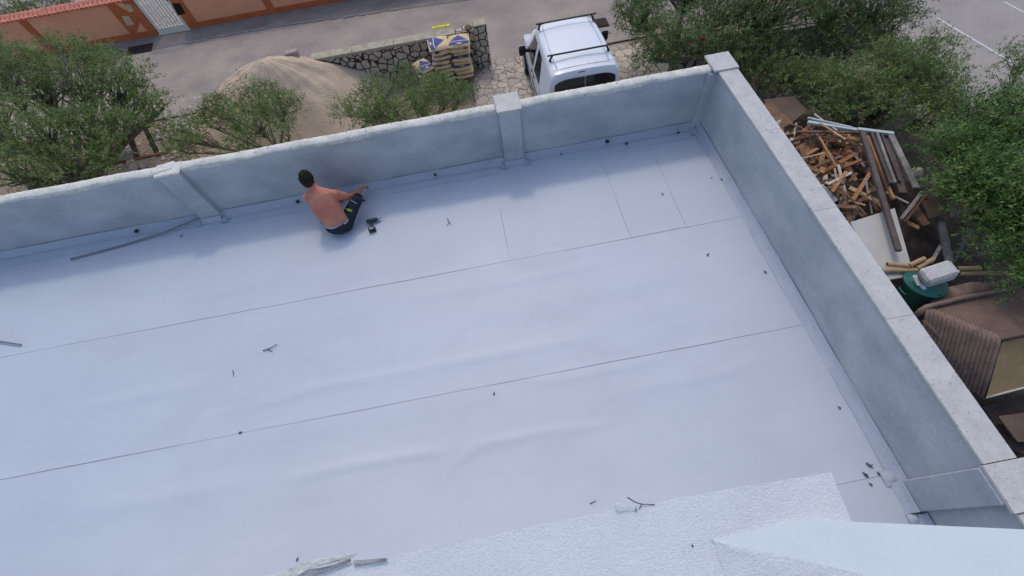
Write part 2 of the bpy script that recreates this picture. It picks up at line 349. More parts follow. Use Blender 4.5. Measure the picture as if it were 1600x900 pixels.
# ============================================================ GROUND
def grid(name, x0, x1, y0, y1, z, m, nx=2, ny=2, fz=None, label=None, kind='structure'):
    xs = np.linspace(x0, x1, nx); ys = np.linspace(y0, y1, ny); vs = []; fs = []
    for j in range(ny):
        for i in range(nx): vs.append((xs[i], ys[j], z + (fz(xs[i], ys[j]) if fz else 0)))
    for j in range(ny - 1):
        for i in range(nx - 1): a = j*nx+i; fs.append((a, a+1, a+nx+1, a+nx))
    mb = MB(); mb.add(vs, fs, True); o = mb.build(name, m, origin=(0, 0, 0)); tag(o, kind=kind); return o
def sm(a, b, x):
    t = max(0, min(1, (x - a) / (b - a))); return t * t * (3 - 2 * t)
def gz(x, y):      # rough garden earth; flat under roads and paving; heaped beside the pile
    n = math.sin(x*1.7+y*.9)*.5 + math.sin(x*.8-y*2.3+1)*.5
    side = sm(1.2, 2.2, x) * (1 - sm(6.0, 7.5, x)) * (1 - sm(1.5, 3.0, y)) * sm(-9, -7.5, y)
    inner = sm(-30, -14, x) * (1 - sm(-4.5, -3.6, x)) * (1 - sm(6.5, 7.3, y))
    return -0.03 + side * (0.42 + 0.07 * n) + inner * 0.03 * (1 + n)
grid('ground', -300, 300, -300, 300, G - 0.06, M['earth'])
grid('garden_ground', -22, 9, -10, 12, G, M['earth'], 120, 90, gz)
M['soil'] = mat('shaded_littered_soil', (0.095, 0.072, 0.055), rough=1, vs=2.2, col2=(0.155, 0.12, 0.09), bump=1.0, bs=14, bdist=0.05, spec=0.05, fine=0.1, fs=25, spk=((0.20, 0.15, 0.09), 22, 0.66))  # darker brown soil, with the shade under the laurel also put into its colour
grid('shaded_garden_soil', 0.25, 6.6, -10, 2.6, G + 0.006, M['soil'], 60, 110, gz)
grid('road', -40, 2.9, 8.2, 12.0, G + 0.012, M['road'], 2, 2)
def polysheet(name, pts, z, m, kind='structure'):
    mb = MB(); mb.add([(p[0], p[1], z) for p in pts], [tuple(range(len(pts)))]); o = mb.build(name, m, origin=(0, 0, 0)); return tag(o, kind=kind)
polysheet('street', [(-2.62, 6.9), (6.0, 6.9), (6.0, 8.2), (-2.62, 8.2)], G + 0.012, M['road'])
polysheet('street', [(-40, 7.24), (-2.62, 7.24), (-2.62, 8.2), (-40, 8.2)], G + 0.012, M['road'])
polysheet('pavement', [(-40, 11.15), (-9.5, 11.15), (-2, 10.55), (3, 10.1), (3, 12.04), (-40, 12.04)], G + 0.022, M['tarmac'])
polysheet('street', [(2.9, 8.2), (40, 8.2), (40, 40), (2.9, 40)], G + 0.010, M['road'])
polysheet('flagstone_paving', [(-3.3, 2.2), (2.1, 2.2), (2.1, 6.0), (1.6, 6.7), (-2.62, 7.1), (-3.3, 6.3)], G + 0.020, M['flag'])
polysheet('parking_lot', [(7.6, -12), (40, -12), (40, 8.2), (7.6, 8.2)], G + 0.016, M['court'])
def line_mark(a, b, wd=0.055):
    A = P(*a, G); B = P(*b, G); d = (B - A).normalized(); s = Vector((-d.y, d.x, 0)) * wd / 2
    B = B + d * 2.5
    return [A - s, B - s, B + s, A + s]
mb = MB()
for a, b in (((1463, 29), (1578, 97)), ((1568, 4), (1600, 21))):
    q = line_mark(a, b); n = len(mb.v); mb.add([(p.x, p.y, G + 0.021) for p in q], [(0, 1, 2, 3)])
tag(mb.build('parking_marking', M['paint'], origin=(0, 0, 0)), kind='structure')
# edge kerb crumbs by the street wall
mb = MB()
for i in range(26):
    x = -12.4 + i * 0.28 + random.uniform(-.08, .08)
    if i % 7 == 3 : continue
    y = 11.15 - max(0, (x + 9.5)) * 0.08
    mb.bevbox((x, y + random.uniform(-.02, .02), G + 0.03), (random.uniform(.08, .15), random.uniform(-.01,.01), 0), (0, random.uniform(.02, .035), 0), (0, 0, 0.02), 0.008)
tag(mb.build('kerb', M['road'], origin=(0, 0, 0)), kind='structure')

# ============================================================ FLAT ROOF BUILDING
bd = thing('flat_roof_building', (-6, -3, G), 'low grey building with a pale membrane flat roof ringed by a rendered parapet', 'building')
XL = -16.0
mb = MB(); mb.box(XL, 0.22, -10, 0.12, G - 0.1, -0.02); mb.build('outer_wall', M['plaster'], bd)
# membrane sheets
RIDGES = [([P(*p, 0) for p in pts], h, w_) for pts, h, w_ in (
    ([(300, 655), (440, 622), (500, 604), (640, 580), (800, 549), (960, 520)], .009, .07),
    ([(440, 752), (520, 732), (650, 710), (700, 704)], .014, .06), ([(690, 745), (742, 700), (760, 692), (870, 672), (960, 662)], .010, .05),
    ([(120, 640), (250, 612), (330, 600)], .008, .08), ([(620, 470), (800, 440), (980, 402)], .006, .07), ([(820, 600), (900, 590), (1060, 552)], .006, .06),
    ([(250, 470), (330, 462), (420, 440)], .006, .06), ([(120, 800), (300, 770), (420, 742)], .008, .08), ([(980, 610), (1100, 590), (1200, 560)], .006, .06))]
def ridge_z(x, y):
    z = 0
    for pts, h, w_ in RIDGES:
        for k in range(len(pts) - 1):
            a, b = pts[k], pts[k+1]
            if not (min(a.x, b.x) - .3 < x < max(a.x, b.x) + .3 and min(a.y, b.y) - .3 < y < max(a.y, b.y) + .3): continue
            dx, dy = b.x - a.x, b.y - a.y; L2 = dx*dx + dy*dy; t = max(0, min(1, ((x-a.x)*dx + (y-a.y)*dy) / L2))
            d = math.hypot(x - a.x - t*dx, y - a.y - t*dy); s_ = (k + t) / (len(pts) - 1)
            z = max(z, h * math.exp(-(d / w_) ** 2) * math.sin(math.pi * min(1, max(0, s_))) ** .5)
    return z
def ripple_sheet(x0, x1, y0, y1, name='membrane_sheet'):
    x0 = max(x0, -13); nx = max(2, int((x1 - x0) / 0.05)); ny = max(2, int((y1 - y0) / 0.035)) if y1 > -5.2 else 30; vs = []; fs = []
    for j in range(ny + 1):
        for i in range(nx + 1):
            x = x0 + (x1 - x0) * i / nx; y = y0 + (y1 - y0) * j / ny
            z = 0.0014 * max(0, 1 - max(0, y - y0) / .055) ** .3 * (y0 > -5.3 and y < y0 + .055) + 0.0012 * math.sin(y * 9 + math.sin(x * .8) * 2) + 0.0015 * math.sin(x * 1.9 + y * 3) + (ridge_z(x, y) if y > -5.2 else 0)
            vs.append((x, y, z))
    for j in range(ny):
        for i in range(nx): a = j*(nx+1)+i; fs.append((a, a+1, a+nx+2, a+nx+1))
    mb = MB(); mb.add(vs, fs, True); return mb.build(name, M['membrane'], bd)
Y1, Y2, Y3 = -1.857, -3.50, -5.14
ripple_sheet(XL, 0.02, Y1, -0.0); ripple_sheet(XL, 0.02, Y2, Y1); ripple_sheet(XL, 0.02, Y3, Y2); ripple_sheet(XL, 0.02, -10, Y3)
def seam(p0, p1, wd=0.0055, wob=0.002):
    p0 = Vector((p0[0], p0[1], 0)); p1 = Vector((p1[0], p1[1], 0)); d = p1 - p0; n = max(2, int(d.length / 0.12)); s = Vector((-d.y, d.x, 0)).normalized()
    vs = []; fs = []; ph = random.uniform(0, 9)
    for i in range(n + 1):
        p = p0 + d * i / n + s * (wob * math.sin(i * .37 + ph) + wob * .7 * math.sin(i * .93 + ph))
        ww = wd * (0.35 + 0.75 * random.random())
        vs += [(p.x - s.x*ww/2, p.y - s.y*ww/2, 0.0005), (p.x, p.y, 0.0050), (p.x + s.x*ww/2, p.y + s.y*ww/2, 0.0005)]
    for i in range(n):
        for k in range(2): a = i*3+k; fs.append((a, a+3, a+4, a+1))
    mb = MB(); mb.add(vs, fs); return mb.build('membrane_seam', M['seam'], bd)
seam((XL, Y1), (-0.09, Y1)); seam((XL, Y2), (-0.09, Y2)); seam((-1.9, Y3), (-0.09, Y3 ))
seam((XL, -0.26), (-8.1, -0.26), .007); seam((-7.3, -0.25), (-3.2, -0.24), .007); seam((-2.7, -0.25), (-0.12, -0.25), .007)
seam((P(938,245,0).x, -0.25), (P(986,372,0).x, Y1), .008); seam((P(1018,235,0).x, -0.25), (P(1073,355,0).x, Y1), .008)
seam((P(780,320,0).x, -0.95), (P(797,405,0).x, Y1), .012)

# parapets with pilasters (the render is slightly uneven)
def wall_sheet(mb, origin, du, dv, nrm, nu, nv, amp=0.004, ph=0.0):
    """ gently uneven rendered face """
    o = Vector(origin); du = Vector(du); dv = Vector(dv); nrm = Vector(nrm); vs = []; fs = []
    for j in range(nv + 1):
        for i in range(nu + 1):
            p = o + du * i / nu + dv * j / nv
            a = p.x * 2.1 + p.y * 2.6 + ph; b = p.z * 4.1
            e = 0 if i in (0, nu) or j in (0, nv) else amp * (math.sin(a + 1.3 * math.sin(b)) + .6 * math.sin(a * 2.7 + b * 2))
            vs.append(p + nrm * e)
    for j in range(nv):
        for i in range(nu): a = j*(nu+1)+i; fs.append((a, a+1, a+nu+2, a+nu+1))
    mb.add(vs, fs, True)
mb = MB(); mb.box(XL, 0.22, 0.004, 0.13, -0.02, H - 0.022); wall_sheet(mb, (XL, 0, -0.02), (16.0, 0, 0), (0, 0, H), (0, -1, 0), 160, 10)
mb.build('parapet_wall', M['plaster'], bd)
mb = MB(); mb.box(0.004, 0.22, -10, 0.004, -0.02, H - 0.03); wall_sheet(mb, (0, 0.0, -0.02), (0, -10, 0), (0, 0, H - .012), (-1, 0, 0), 100, 10)
mb.build('parapet_wall', M['plaster'], bd)
def pilaster(x0, x1, y0, y1, z1, taper=0.0):
    mb = MB(); cx, cy = (x0+x1)/2, (y0+y1)/2
    mb.bevbox((cx, cy, (z1-0.02)/2), ((x1-x0)/2, 0, 0), (0, (y1-y0)/2, 0), (0, 0, (z1+0.02)/2), 0.008)
    return mb.build('pilaster', M['plaster'], bd)
pilaster(-7.80, -7.50, -0.085, 0.02, H - 0.004)
pilaster(-3.075, -2.78, -0.085, 0.02, H)
pilaster(-0.12, 0.02, -0.06, 0.02, H - 0.03)
pilaster(-0.055, 0.02, -5.48, -5.21, H)
# rough white top of the back parapet, lumpy edge
def rough_top(x0, x1):
    n = int((x1 - x0) / 0.035); vs = []; fs = []
    for i in range(n + 1):
        x = x0 + (x1 - x0) * i / n
        e = 0.006 * math.sin(x * 5) + 0.005 * math.sin(x * 13 + 1) + random.uniform(-.005, .005)
        yi = -0.012 + e; yo = 0.138 + random.uniform(-.004, .004); zt = H + 0.008 + 0.004 * math.sin(x * 5) + random.uniform(-.002, .002)
        dz = 0.045 + 0.02 * math.sin(x * 3.3) + 0.015 * random.random()
        prof = [(yi + 0.010, H - dz), (yi - 0.006, H - dz * 0.5), (yi, zt - 0.012), (yi + 0.02, zt), (0.06, zt + 0.004 + random.uniform(-.002, .002)), (yo - 0.02, zt), (yo, zt - 0.015), (yo, H - 0.05)]
        vs += [(x, p[0], p[1]) for p in prof]
    k = 8
    for i in range(n):
        for j in range(k - 1): a = i*k+j; fs.append((a, a+k, a+k+1, a+1))
    fs.append(tuple(range(k))); fs.append(tuple(reversed(range(n*k, n*k+k))))
    mb = MB(); mb.add(vs, fs, True); return mb.build('white_top_plaster', M['plaster_white'], bd, ang=50)
rough_top(XL, -7.83); rough_top(-7.47, -3.11); rough_top(-2.76, -0.075)
mb = MB(); mb.bevbox((-7.65, 0.02, H), (0.175, 0.0, 0), (0.0, 0.125, 0), (0, 0, 0.017), 0.012); mb.bevbox((-7.70, 0.06, H+.012), (0.12, 0.02, 0), (0.0, 0.08, 0), (0, 0, 0.017), 0.012)
mb.build('plaster_cap', M['plaster_white'], bd)
# marble
def slab(x0, x1, y0, y1, z0, z1, name='coping_slab'):
    mb = MB(); mb.bevbox(((x0+x1)/2, (y0+y1)/2, (z0+z1)/2), ((x1-x0)/2, 0, 0), (0, (y1-y0)/2, 0), (0, 0, (z1-z0)/2), 0.003); return mb.build(name, M['marble'], bd)
ys = [-0.09, -1.32, -2.60, -3.92, -5.195]
for i in range(4): slab(-0.015, 0.255, ys[i+1] + 0.0015, ys[i], H - 0.014, H + 0.014 + .0008 * i)
slab(-0.015, 0.255, -9, -5.545, H - 0.014, H + 0.014)
slab(-3.10, -2.755, -0.11, 0.26, H + 0.003, H + 0.035, 'pilaster_cap')
slab(-0.07, 0.27, -0.088, 0.28, H + 0.003, H + 0.035, 'pilaster_cap')
slab(-0.045, 0.33, -5.54, -5.20, H + 0.003, H + 0.035, 'pilaster_cap')
# membrane flashing turned up the walls
def flashing(p0, p1, nrm, hgt=0.085, run=0.085, loose=None, ph=0.0):
    p0 = Vector((p0[0], p0[1], 0)); p1 = Vector((p1[0], p1[1], 0)); d = p1 - p0; nrm = Vector(nrm); n = int(d.length / 0.04); vs = []; fs = []; K = 9
    for i in range(n + 1):
        t = i / n; s = d.length * t + ph
        w1 = 0.004 * math.sin(s * 2.1) + 0.0022 * math.sin(s * 6.3) + 0.0012 * math.sin(s * 19)
        h = hgt + w1 * .8; r = run + w1
        if loose: r += loose * (0.5 + 0.5 * math.sin(s * 0.9)) ** 2
        off = 0.010 + abs(w1) * 0.9
        for k in range(K):
            a = k / (K - 1)
            out = off + (r - off) * (1 - a) ** 1.25; z = 0.004 + h * a ** 1.15
            bul = 0.0028 * math.sin(a * math.pi) * math.sin(s * 5.7 + k)
            p = p0 + d * t + nrm * (out + bul); vs.append((p.x, p.y, z))
        p = p0 + d * t + nrm * (off - 0.008); vs.append((p.x, p.y, 0.004 + h - 0.004))
    K2 = K + 1
    for i in range(n):
        for k in range(K2 - 1): a = i*K2+k; fs.append((a, a+K2, a+K2+1, a+1))
    mb = MB(); mb.add(vs, fs, True); return mb.build('membrane_flashing', M['flash'], bd)
flashing((XL, 0), (-7.80, 0), (0, -1, 0), 0.085, 0.10, loose=0.09)
flashing((-7.80, -0.085), (-7.50, -0.085), (0, -1, 0), 0.06, 0.07)
flashing((-7.50, 0), (-3.07, 0), (0, -1, 0), 0.085, 0.10, loose=0.03, ph=2)
flashing((-3.09, -0.085), (-2.76, -0.085), (0, -1, 0), 0.065, 0.05)
flashing((-2.78, 0), (0, 0), (0, -1, 0), 0.085, 0.10, ph=4)
flashing((0, 0), (0, -5.21), (-1, 0, 0), 0.085, 0.11, ph=1)
flashing((-0.055, -5.21), (-0.055, -5.48), (-1, 0, 0), 0.085, 0.08)
flashing((0.0, -5.50), (0, -9), (-1, 0, 0), 0.085, 0.10)
def gusset(x, y, sx, sy, h=0.03):
    h = min(h, .035)       # folded ears of membrane at corners
    vs = []; fs = []; n = 7
    for j in range(n):
        for i in range(n):
            a = i / (n-1) - .5; b = j / (n-1) - .5
            z = 0.012 + h * max(0, 1 - 2.2 * math.hypot(a, b * .8)) + 0.010 * math.sin(a * 17 + b * 11 + x * 5) * (1 - abs(a) * 1.6)
            vs.append((x + a * sx, y + b * sy, max(0.006, z)))
    for j in range(n-1):
        for i in range(n-1): a = j*n+i; fs.append((a, a+1, a+n+1, a+n))
    mb = MB(); mb.add(vs, fs, True); return mb.build('membrane_patch', M['flash'], bd)
gusset(-7.84, -0.09, 0.10, 0.18); gusset(-7.46, -0.10, 0.12, 0.20); gusset(-3.11, -0.09, 0.09, 0.18); gusset(-2.74, -0.10, 0.10, 0.18)
gusset(-0.09, -0.10, 0.20, 0.20, 0.07); gusset(-0.09, -5.17, 0.17, 0.14, .05); gusset(-0.09, -5.53, 0.12, 0.10)

# ============================================================ STUCCO CANOPY AND LEDGE of the house the photo is taken from
hs = thing('white_stucco_house', (-4, -7.5, G), 'white stucco house side with a rough canopy edge, bottom of the photo', 'house')
ZA = 2.3
A0 = P(1299, 738, ZA); A1 = P(1130, 765, ZA); A2 = P(900, 808, ZA); A3 = P(700, 851, ZA); A4 = P(600, 872, ZA); A5 = P(430, 897, ZA); AR = P(1330, 812, ZA)
edge = [A0, A1, A2, A3, A4, A5]
def canopy():
    # dense top sheet so the spray stucco has true relief along the rim
    x0, x1 = -7.5, A0.x
    def ye(x):
        pts = sorted([(p.x, p.y) for p in edge] + [(-7.5, A5.y - .02)])
        return float(np.interp(x, [p[0] for p in pts], [p[1] for p in pts]))
    nx, ny = 330, 60; vs = []; fs = []
    rr = np.random.RandomState(3); nz = rr.rand(ny + 1, nx + 1)
    k = (nz + np.roll(nz, 1, 0) + np.roll(nz, 1, 1) + np.roll(nz, -1, 0) + np.roll(nz, -1, 1)) / 5
    for j in range(ny + 1):
        t = (j / ny) ** 1.8
        for i in range(nx + 1):
            x = x0 + (x1 - x0) * i / nx; y = ye(x) - t * 2.2
            xx = x + (AR.x - A0.x) * min(1, max(0, (A0.y - y) / 0.2)) * (i / nx) ** 30
            z = ZA + 0.004 * (k[j, i] - .5) - (0.012 if j == 0 else 0)
            vs.append((xx, y + (0.003 * (k[j, i] - .5) if j < 3 else 0), z))
    W = nx + 1
    for j in range(ny):
        for i in range(nx): a = j*W+i; fs.append((a, a+W, a+W+1, a+1))
    n0 = len(vs)
    for i in range(W): v = vs[i]; vs.append((v[0], v[1], ZA - 0.16))
    for i in range(nx): fs.append((i, i+1, n0+i+1, n0+i))
    n1 = len(vs)
    for j in range(ny + 1): v = vs[j*W+nx]; vs.append((v[0], v[1], ZA - 0.16))
    for j in range(ny): a = j*W+nx; fs.append((a, a+W, n1+j+1, n1+j))
    mb = MB(); mb.add(vs, fs, True); return mb.build('canopy', M['stucco'], hs, ang=60)
canopy()
mb = MB(); mb.box(-7.5, -1.97, -9.5, -5.45, 0.01, ZA - 0.17); mb.build('wall', M['stucco'], hs)
# smooth ledge rising to the right, its rough shaded side below
T0 = P(1112, 843, ZA + 0.004)
def onplane(u, v):
    n_ = Vector((-.08, .58, 1)); d = ROT @ Vector(((u - 800) / FPX, -(v - 450) / FPX, -1.0)); t = n_.dot(T0 - CAMLOC) / n_.dot(d); return CAMLOC + d * t
T1, T2, T3, T4 = onplane(1265, 812), onplane(1640, 829), onplane(1372, 903), onplane(1640, 1100)
mb = MB()
tp = [T0, T3, T4, T2, T1]; dn = [Vector((p.x, p.y, ZA - 0.02)) for p in tp]
dn[3].z = ZA - 0.1; dn[2].z = ZA - .1
vs = [tuple(p) for p in tp] + [tuple(p) for p in dn]
mb.add(vs, [(0, 1, 2, 3, 4), (9, 8, 7, 6, 5)] + [(i, 5+i, 5+(i+1) % 5, (i+1) % 5) for i in range(1, 5)])
lg = mb.build('ledge', M['stucco_smooth'], hs)
mb = MB(); SB = P(1172, 985, ZA - .004)
NN = 24; vs = []; fs = []
for i in range(NN + 1):
    a = T0.lerp(T3, i / NN * 1.0); b_ = Vector((T0.x, T0.y, ZA - .003)).lerp(SB, i / NN)
    for j in range(7):
        p = a.lerp(b_, j / 6) + Vector((-.003, .0, .004)) * (1 if 0 < j else 0) * (0.5 + random.random()) ; vs.append(p)
for i in range(NN):
    for j in range(6): a = i*7+j; fs.append((a, a+1, a+8, a+7))
mb.add(vs, fs, True); mb.build('ledge_side', M['stucco'], hs)
# torn flap of render with mesh behind it at the canopy edge
mb = MB(); z = ZA + 0.03
f = [P(420, 905, z), P(470, 880, z), P(500, 873, z), P(540, 866, z), P(544, 864, z), P(557, 865, z), P(548, 873, z - .01), P(520, 879, z - .012), P(505, 885, z-.012), P(480, 890, z-.012), P(455, 905, z-.012)]
mb.add([tuple(p) for p in f] + [(p.x, p.y, p.z - 0.008) for p in f], [tuple(range(11)), tuple(reversed(range(11, 22)))] + [(i, (i+1) % 11, 11+(i+1) % 11, 11+i) for i in range(11)])
mb.build('torn_flap', M['plaster_white'], hs)
mb = MB()
for a, b_ in (((472, 898), (548, 873)), ((552, 876), (604, 872))):
    A = P(*a, ZA + .022); B = P(*b_, ZA + .022)
    for k in range(5):
        o = Vector((0, -0.006 * k - .002, -0.002 * k)); mb.tube([A + o, (A + B) / 2 + o * .8 + Vector((0, 0, .004)), B + o * .5], 0.0012, 5)
mb.build('mesh_strands', M['black'], hs)

# ============================================================ SMALL THINGS ON THE ROOF
def twig(name, pts, r, label, cat='twig', side=None, m='twig', group=None):
    mb = MB(); ps = [P(u, v, z) for u, v, z in pts]; mb.tube(ps, [r * (1 - .45 * i / (len(ps)-1)) for i in range(len(ps))], 6)
    for s_ in (side or []): q = [P(u, v, z) for u, v, z in s_]; mb.tube(q, [r * .8, r * .4][:len(q)] if len(q) == 2 else r * .6, 5)
    return tag(mb.build(name, M[m]), label, cat, group)
twig('twig', [(411, 548, .012), (424, 543, .015), (433, 538, .012)], .007, 'forked dry twig lying alone on the membrane at left, below the worker', side=[[(418, 545, .015), (426, 550, .01)]])
twig('twig', [(363, 579, .008), (365, 583, .010), (364, 588, .008)], .004, 'tiny straight twig left of the forked twig on the left part of the roof')
twig('twig', [(699, 342, .010), (702, 347, .012), (698, 353, .010)], .005, 'small Y-shaped twig on the membrane right of the cordless drill', side=[[(702, 347, .012), (705, 353, .01)]])
twig('twig', [(980, 777, 2.32), (993, 785, 2.32), (1004, 788, 2.312), (1023, 788, 2.306)], .0032, 'bent dark twig lying by the clear bottle at the canopy edge', side=[[(1003, 787, 2.312), (998, 796, 2.306)]])
twig('twig', [(922, 787, .008), (932, 782, .01)], .004, 'short thin twig left of the clear bottle')
twig('twig', [(1354, 723, .01), (1358, 727, .02), (1364, 731, .01)], .008, 'small forked twig near the right parapet corner, top of the debris', side=[[(1358, 727, .02), (1364, 726, .01)]])
def dry_leaf(u, v, L, ang, label, m='leafdry'):
    c = P(u, v, .006); d = Vector((math.cos(ang), math.sin(ang), 0)); s = Vector((-d.y, d.x, 0)); mb = MB()
    vs = [c - d*L/2, c - d*L*.1 + s*L*.19 + Vector((0,0,.010)), c + d*L/2 + Vector((0,0,.007)), c - d*L*.1 - s*L*.19 + Vector((0,0,.010)), c + Vector((0, 0, 0.002))]
    mb.add(vs, [(0, 4, 1), (1, 4, 2), (2, 4, 3), (3, 4, 0)], True); return tag(mb.build('fallen_leaf', M[m]), label, 'leaf')
for a in [(1129, 281, .09, 2.4, 'dark curled leaf beside the right flashing, nearest the far corner'), (1106, 398, .06, .6, 'dark leaf on the membrane just below the first long seam'),
          (1195, 425, .06, 2.2, 'small dark leaf against the right flashing between the two long seams'), (1345, 656, .05, 1.9, 'dark speck of leaf low on the right flashing'),
          (1311, 637, .05, 2.3, 'pale brown leaf bit on the membrane at lower right'), (1352, 742, .08, 2.1, 'dark leaf under the forked twig at the lower right corner'),
          (1360, 757, .05, 2.2, 'thin leaf sliver at the seam in the lower right corner'), (1112, 278, .04, .3, 'tiny leaf bit left of the dark curled leaf by the right flashing'),
          (772, 615, .05, 1.2, 'dark leaf bit lying on the second long seam'), (376, 676, .06, .2, 'dark leaf bit on the second long seam at lower left'),
          (284, 369, .06, .7, 'dark leaf bit near the left end of the wall flashing'), (465, 874, .05, 1.2, 'dark crumb beyond the torn flap at the bottom left'), (1372, 740, .05, 1.9, 'brown leaf bit beside the folded corner patch')]:
    dry_leaf(*a)
dry_leaf(1035, 303, .06, 1.8, 'orange dry leaf alone on the membrane between the two cross seams', 'leafor')
def plug(u, v, r, label, z=0.012):
    c = P(u, v, z); mb = MB(); mb.tube([c - Vector((0, 0, .010)), c + Vector((0, 0, .008)), c + Vector((0, 0, .014))], [r, r, r * .6], 12)
    return tag(mb.build('drain_plug', M['black']), label, 'plug', 'small black plugs along the back wall')
plug(465, 315, .028, 'black round plug just left of the seated man', .04); plug(213, 361, .030, 'black round plug left of the left pilaster on the loose flashing', .06)
plug(949, 221, .030, 'black round plug on the flashing right of the capped pilaster', .065); plug(680, 273, .022, 'black round plug on the flashing left of the capped pilaster', .075)
plug(979, 224, .020, 'small black plug just right of the larger one beyond the capped pilaster', .03); plug(569, 313, .016, 'small black plug beside the man\'s right knee'); plug(1060, 207, .018, 'black plug nearest the far right corner', .06)
plug(877, 241, .010, 'tiniest black plug just right of the capped pilaster')
def profile_strip(pts, wd, label, lift=0.0):
    mb = MB(); q = [Vector(p) for p in pts]
    for a, b_ in zip(q[:-1], q[1:]):
        d = (b_ - a).normalized(); s = Vector((-d.y, d.x, 0)).normalized() * wd / 2
        mb.bevbox((a + b_) / 2, (b_ - a) / 2, s, (0, 0, .002), .001)
        mb.bevbox((a + b_) / 2 + s * .9 + Vector((0, 0, .010)), (b_ - a) / 2, s.normalized() * .002, (0, 0, .010), .001)
    return tag(mb.build('metal_profile', M['darkmetal']), label, 'metal strip')
profile_strip([P(110, 406, .012), P(190, 385, .012), P(260, 363, .035), P(312, 341, .075)], .022, 'long grey metal profile leaning against the left pilaster foot')
profile_strip([P(-40, 529, .01), P(33, 540, .01)], .035, 'short grey metal profile cut off by the left photo edge')
# clear bottle
bt = thing('clear_bottle', P(975, 792, ZA), 'clear plastic bottle lying at the canopy edge near the bent twig', 'bottle')
KB = .40
c0 = P(965, 790, ZA + .018); c1 = P(990, 795, ZA + .012); dd = (c1 - c0).normalized()
mb = MB(); mb.tube([c0 - dd*.016, c0 - dd*.011, c0, c0 + dd*.02, c0 + dd*.036, c1, c1 + dd * .006], [.005, .014, .018, .017, .010, .006, .006], 18); mb.build('bottle_body', M['clear'], bt)
mb = MB(); mb.tube([c1 + dd*.006, c1 + dd*.016], .007, 12); mb.build('bottle_cap', M['darkmetal'], bt)

c = P(1082, 853, ZA + .004); mb = MB(); mb.ball(c, .0045, .006, .004, 10, 6); tag(mb.build('dry_berry', M['twig']), 'tiny dark berry lying alone on the white stucco canopy', 'berry')
# ============================================================ CORDLESS DRILL
dr = thing('cordless_drill', P(582, 350, 0), 'dark teal cordless drill lying on the membrane beside the seated man', 'drill')
zz = 0.045
a = P(575, 346, zz); b_ = P(590, 342, zz); d = (b_ - a).normalized()
mb = MB(); mb.tube([a - d*.02, a - d*.012, a + d*.03, b_ - d*.02, b_], [.020, .030, .033, .030, .022], 16); mb.build('motor_body', M['drill'], dr)
mb = MB(); mb.tube([b_, b_ + d*.012, b_ + d*.035, b_ + d*.045], [.022, .021, .017, .008], 14); mb.build('chuck', M['darkmetal'], dr)
mb = MB(); mb.tube([b_ + d*.04, b_ + d*.12], [.004, .0025], 8); mb.build('drill_bit', M['darkmetal'], dr)
h0 = a + d * .035; h1 = P(581, 356, zz - .01)
mb = MB(); mb.tube([h0, h0.lerp(h1, .5), h1], [.020, .017, .020], 10, ex=d); mb.build('handle', M['drill'], dr)
hd = (h1 - h0).normalized(); sd_ = Vector((-hd.y, hd.x, 0)).normalized()
mb = MB(); mb.bevbox(h1 + hd*.03, sd_*.050, hd*.032, (0, 0, .035), .010); bt2 = mb.build('battery', M['black'], dr)
mb = MB(); mb.bevbox(h1 + hd*.035 + Vector((0, 0, .036)), sd_*.026, hd*.010, (0, 0, .002), .001); mb.build('battery_label', M['bagwhite'], bt2)

# ============================================================ PERSON
def remeshed(mb, name, m, parent, voxel=0.007, smooth_it=6, origin=None):
    o = mb.build(name, m, parent, origin=origin)
    md = o.modifiers.new('r', 'REMESH'); md.mode = 'VOXEL'; md.voxel_size = voxel; md.use_smooth_shade = True
    m2 = o.modifiers.new('s', 'SMOOTH'); m2.factor = 0.5; m2.iterations = smooth_it
    dg = bpy.context.evaluated_depsgraph_get(); me = bpy.data.meshes.new_from_object(o.evaluated_get(dg))
    o.modifiers.clear(); o.data = me
    if not me.materials: me.materials.append(m)
    me.polygons.foreach_set('use_smooth', [True] * len(me.polygons))
    return o
V = Vector
pel = V((-5.62, -.77, .12)); wai = V((-5.635, -.755, .26)); che = V((-5.68, -.67, .42)); upp = V((-5.70, -.585, .54)); nkb = V((-5.735, -.53, .61)); hdc = V((-5.80, -.44, .745))
rsd = V((1, -.10, 0)).normalized()
per_loc = V((-5.62, -.7, 0))
body = MB()
body.tube([pel - V((0, 0, .07)), pel, pel.lerp(wai, .5), wai, wai.lerp(che, .5), che, upp, nkb + V((0,.0,-.005))], [(.14, .10), (.185, .135), (.185, .13), (.180, .122), (.195, .125), (.205, .125), (.198, .10), (.085, .07)], 28, ex=rsd)
body.tube([nkb - V((-.01, .03, .05)), nkb, hdc - V((0, .0, .05))], [.085, .070, .066], 16)
shR = V((-5.495, -.60, .535)); shL = V((-5.885, -.55, .525))
body.ball(shR, .070, .066, .070); body.ball(shL, .070, .066, .070)
for s_ in (1, -1):  # shoulder blades and traps
    body.ball(upp + rsd * .095 * s_ + V((0, -.055, -.05)), .062, .035, .085)
    body.tube([nkb + rsd*.03*s_, (shR if s_ > 0 else shL) + V((0, 0, .02))], [.055, .048], 12)
elR = V((-5.375, -.465, .30)); wrR = V((-5.285, -.225, .17))
body.tube([shR, shR.lerp(elR, .35), shR.lerp(elR, .7), elR], [.070, .062, .053, .047], 16)
body.tube([elR, elR.lerp(wrR, .3), elR.lerp(wrR, .75), wrR], [.047, .050, .039, .031], 16)
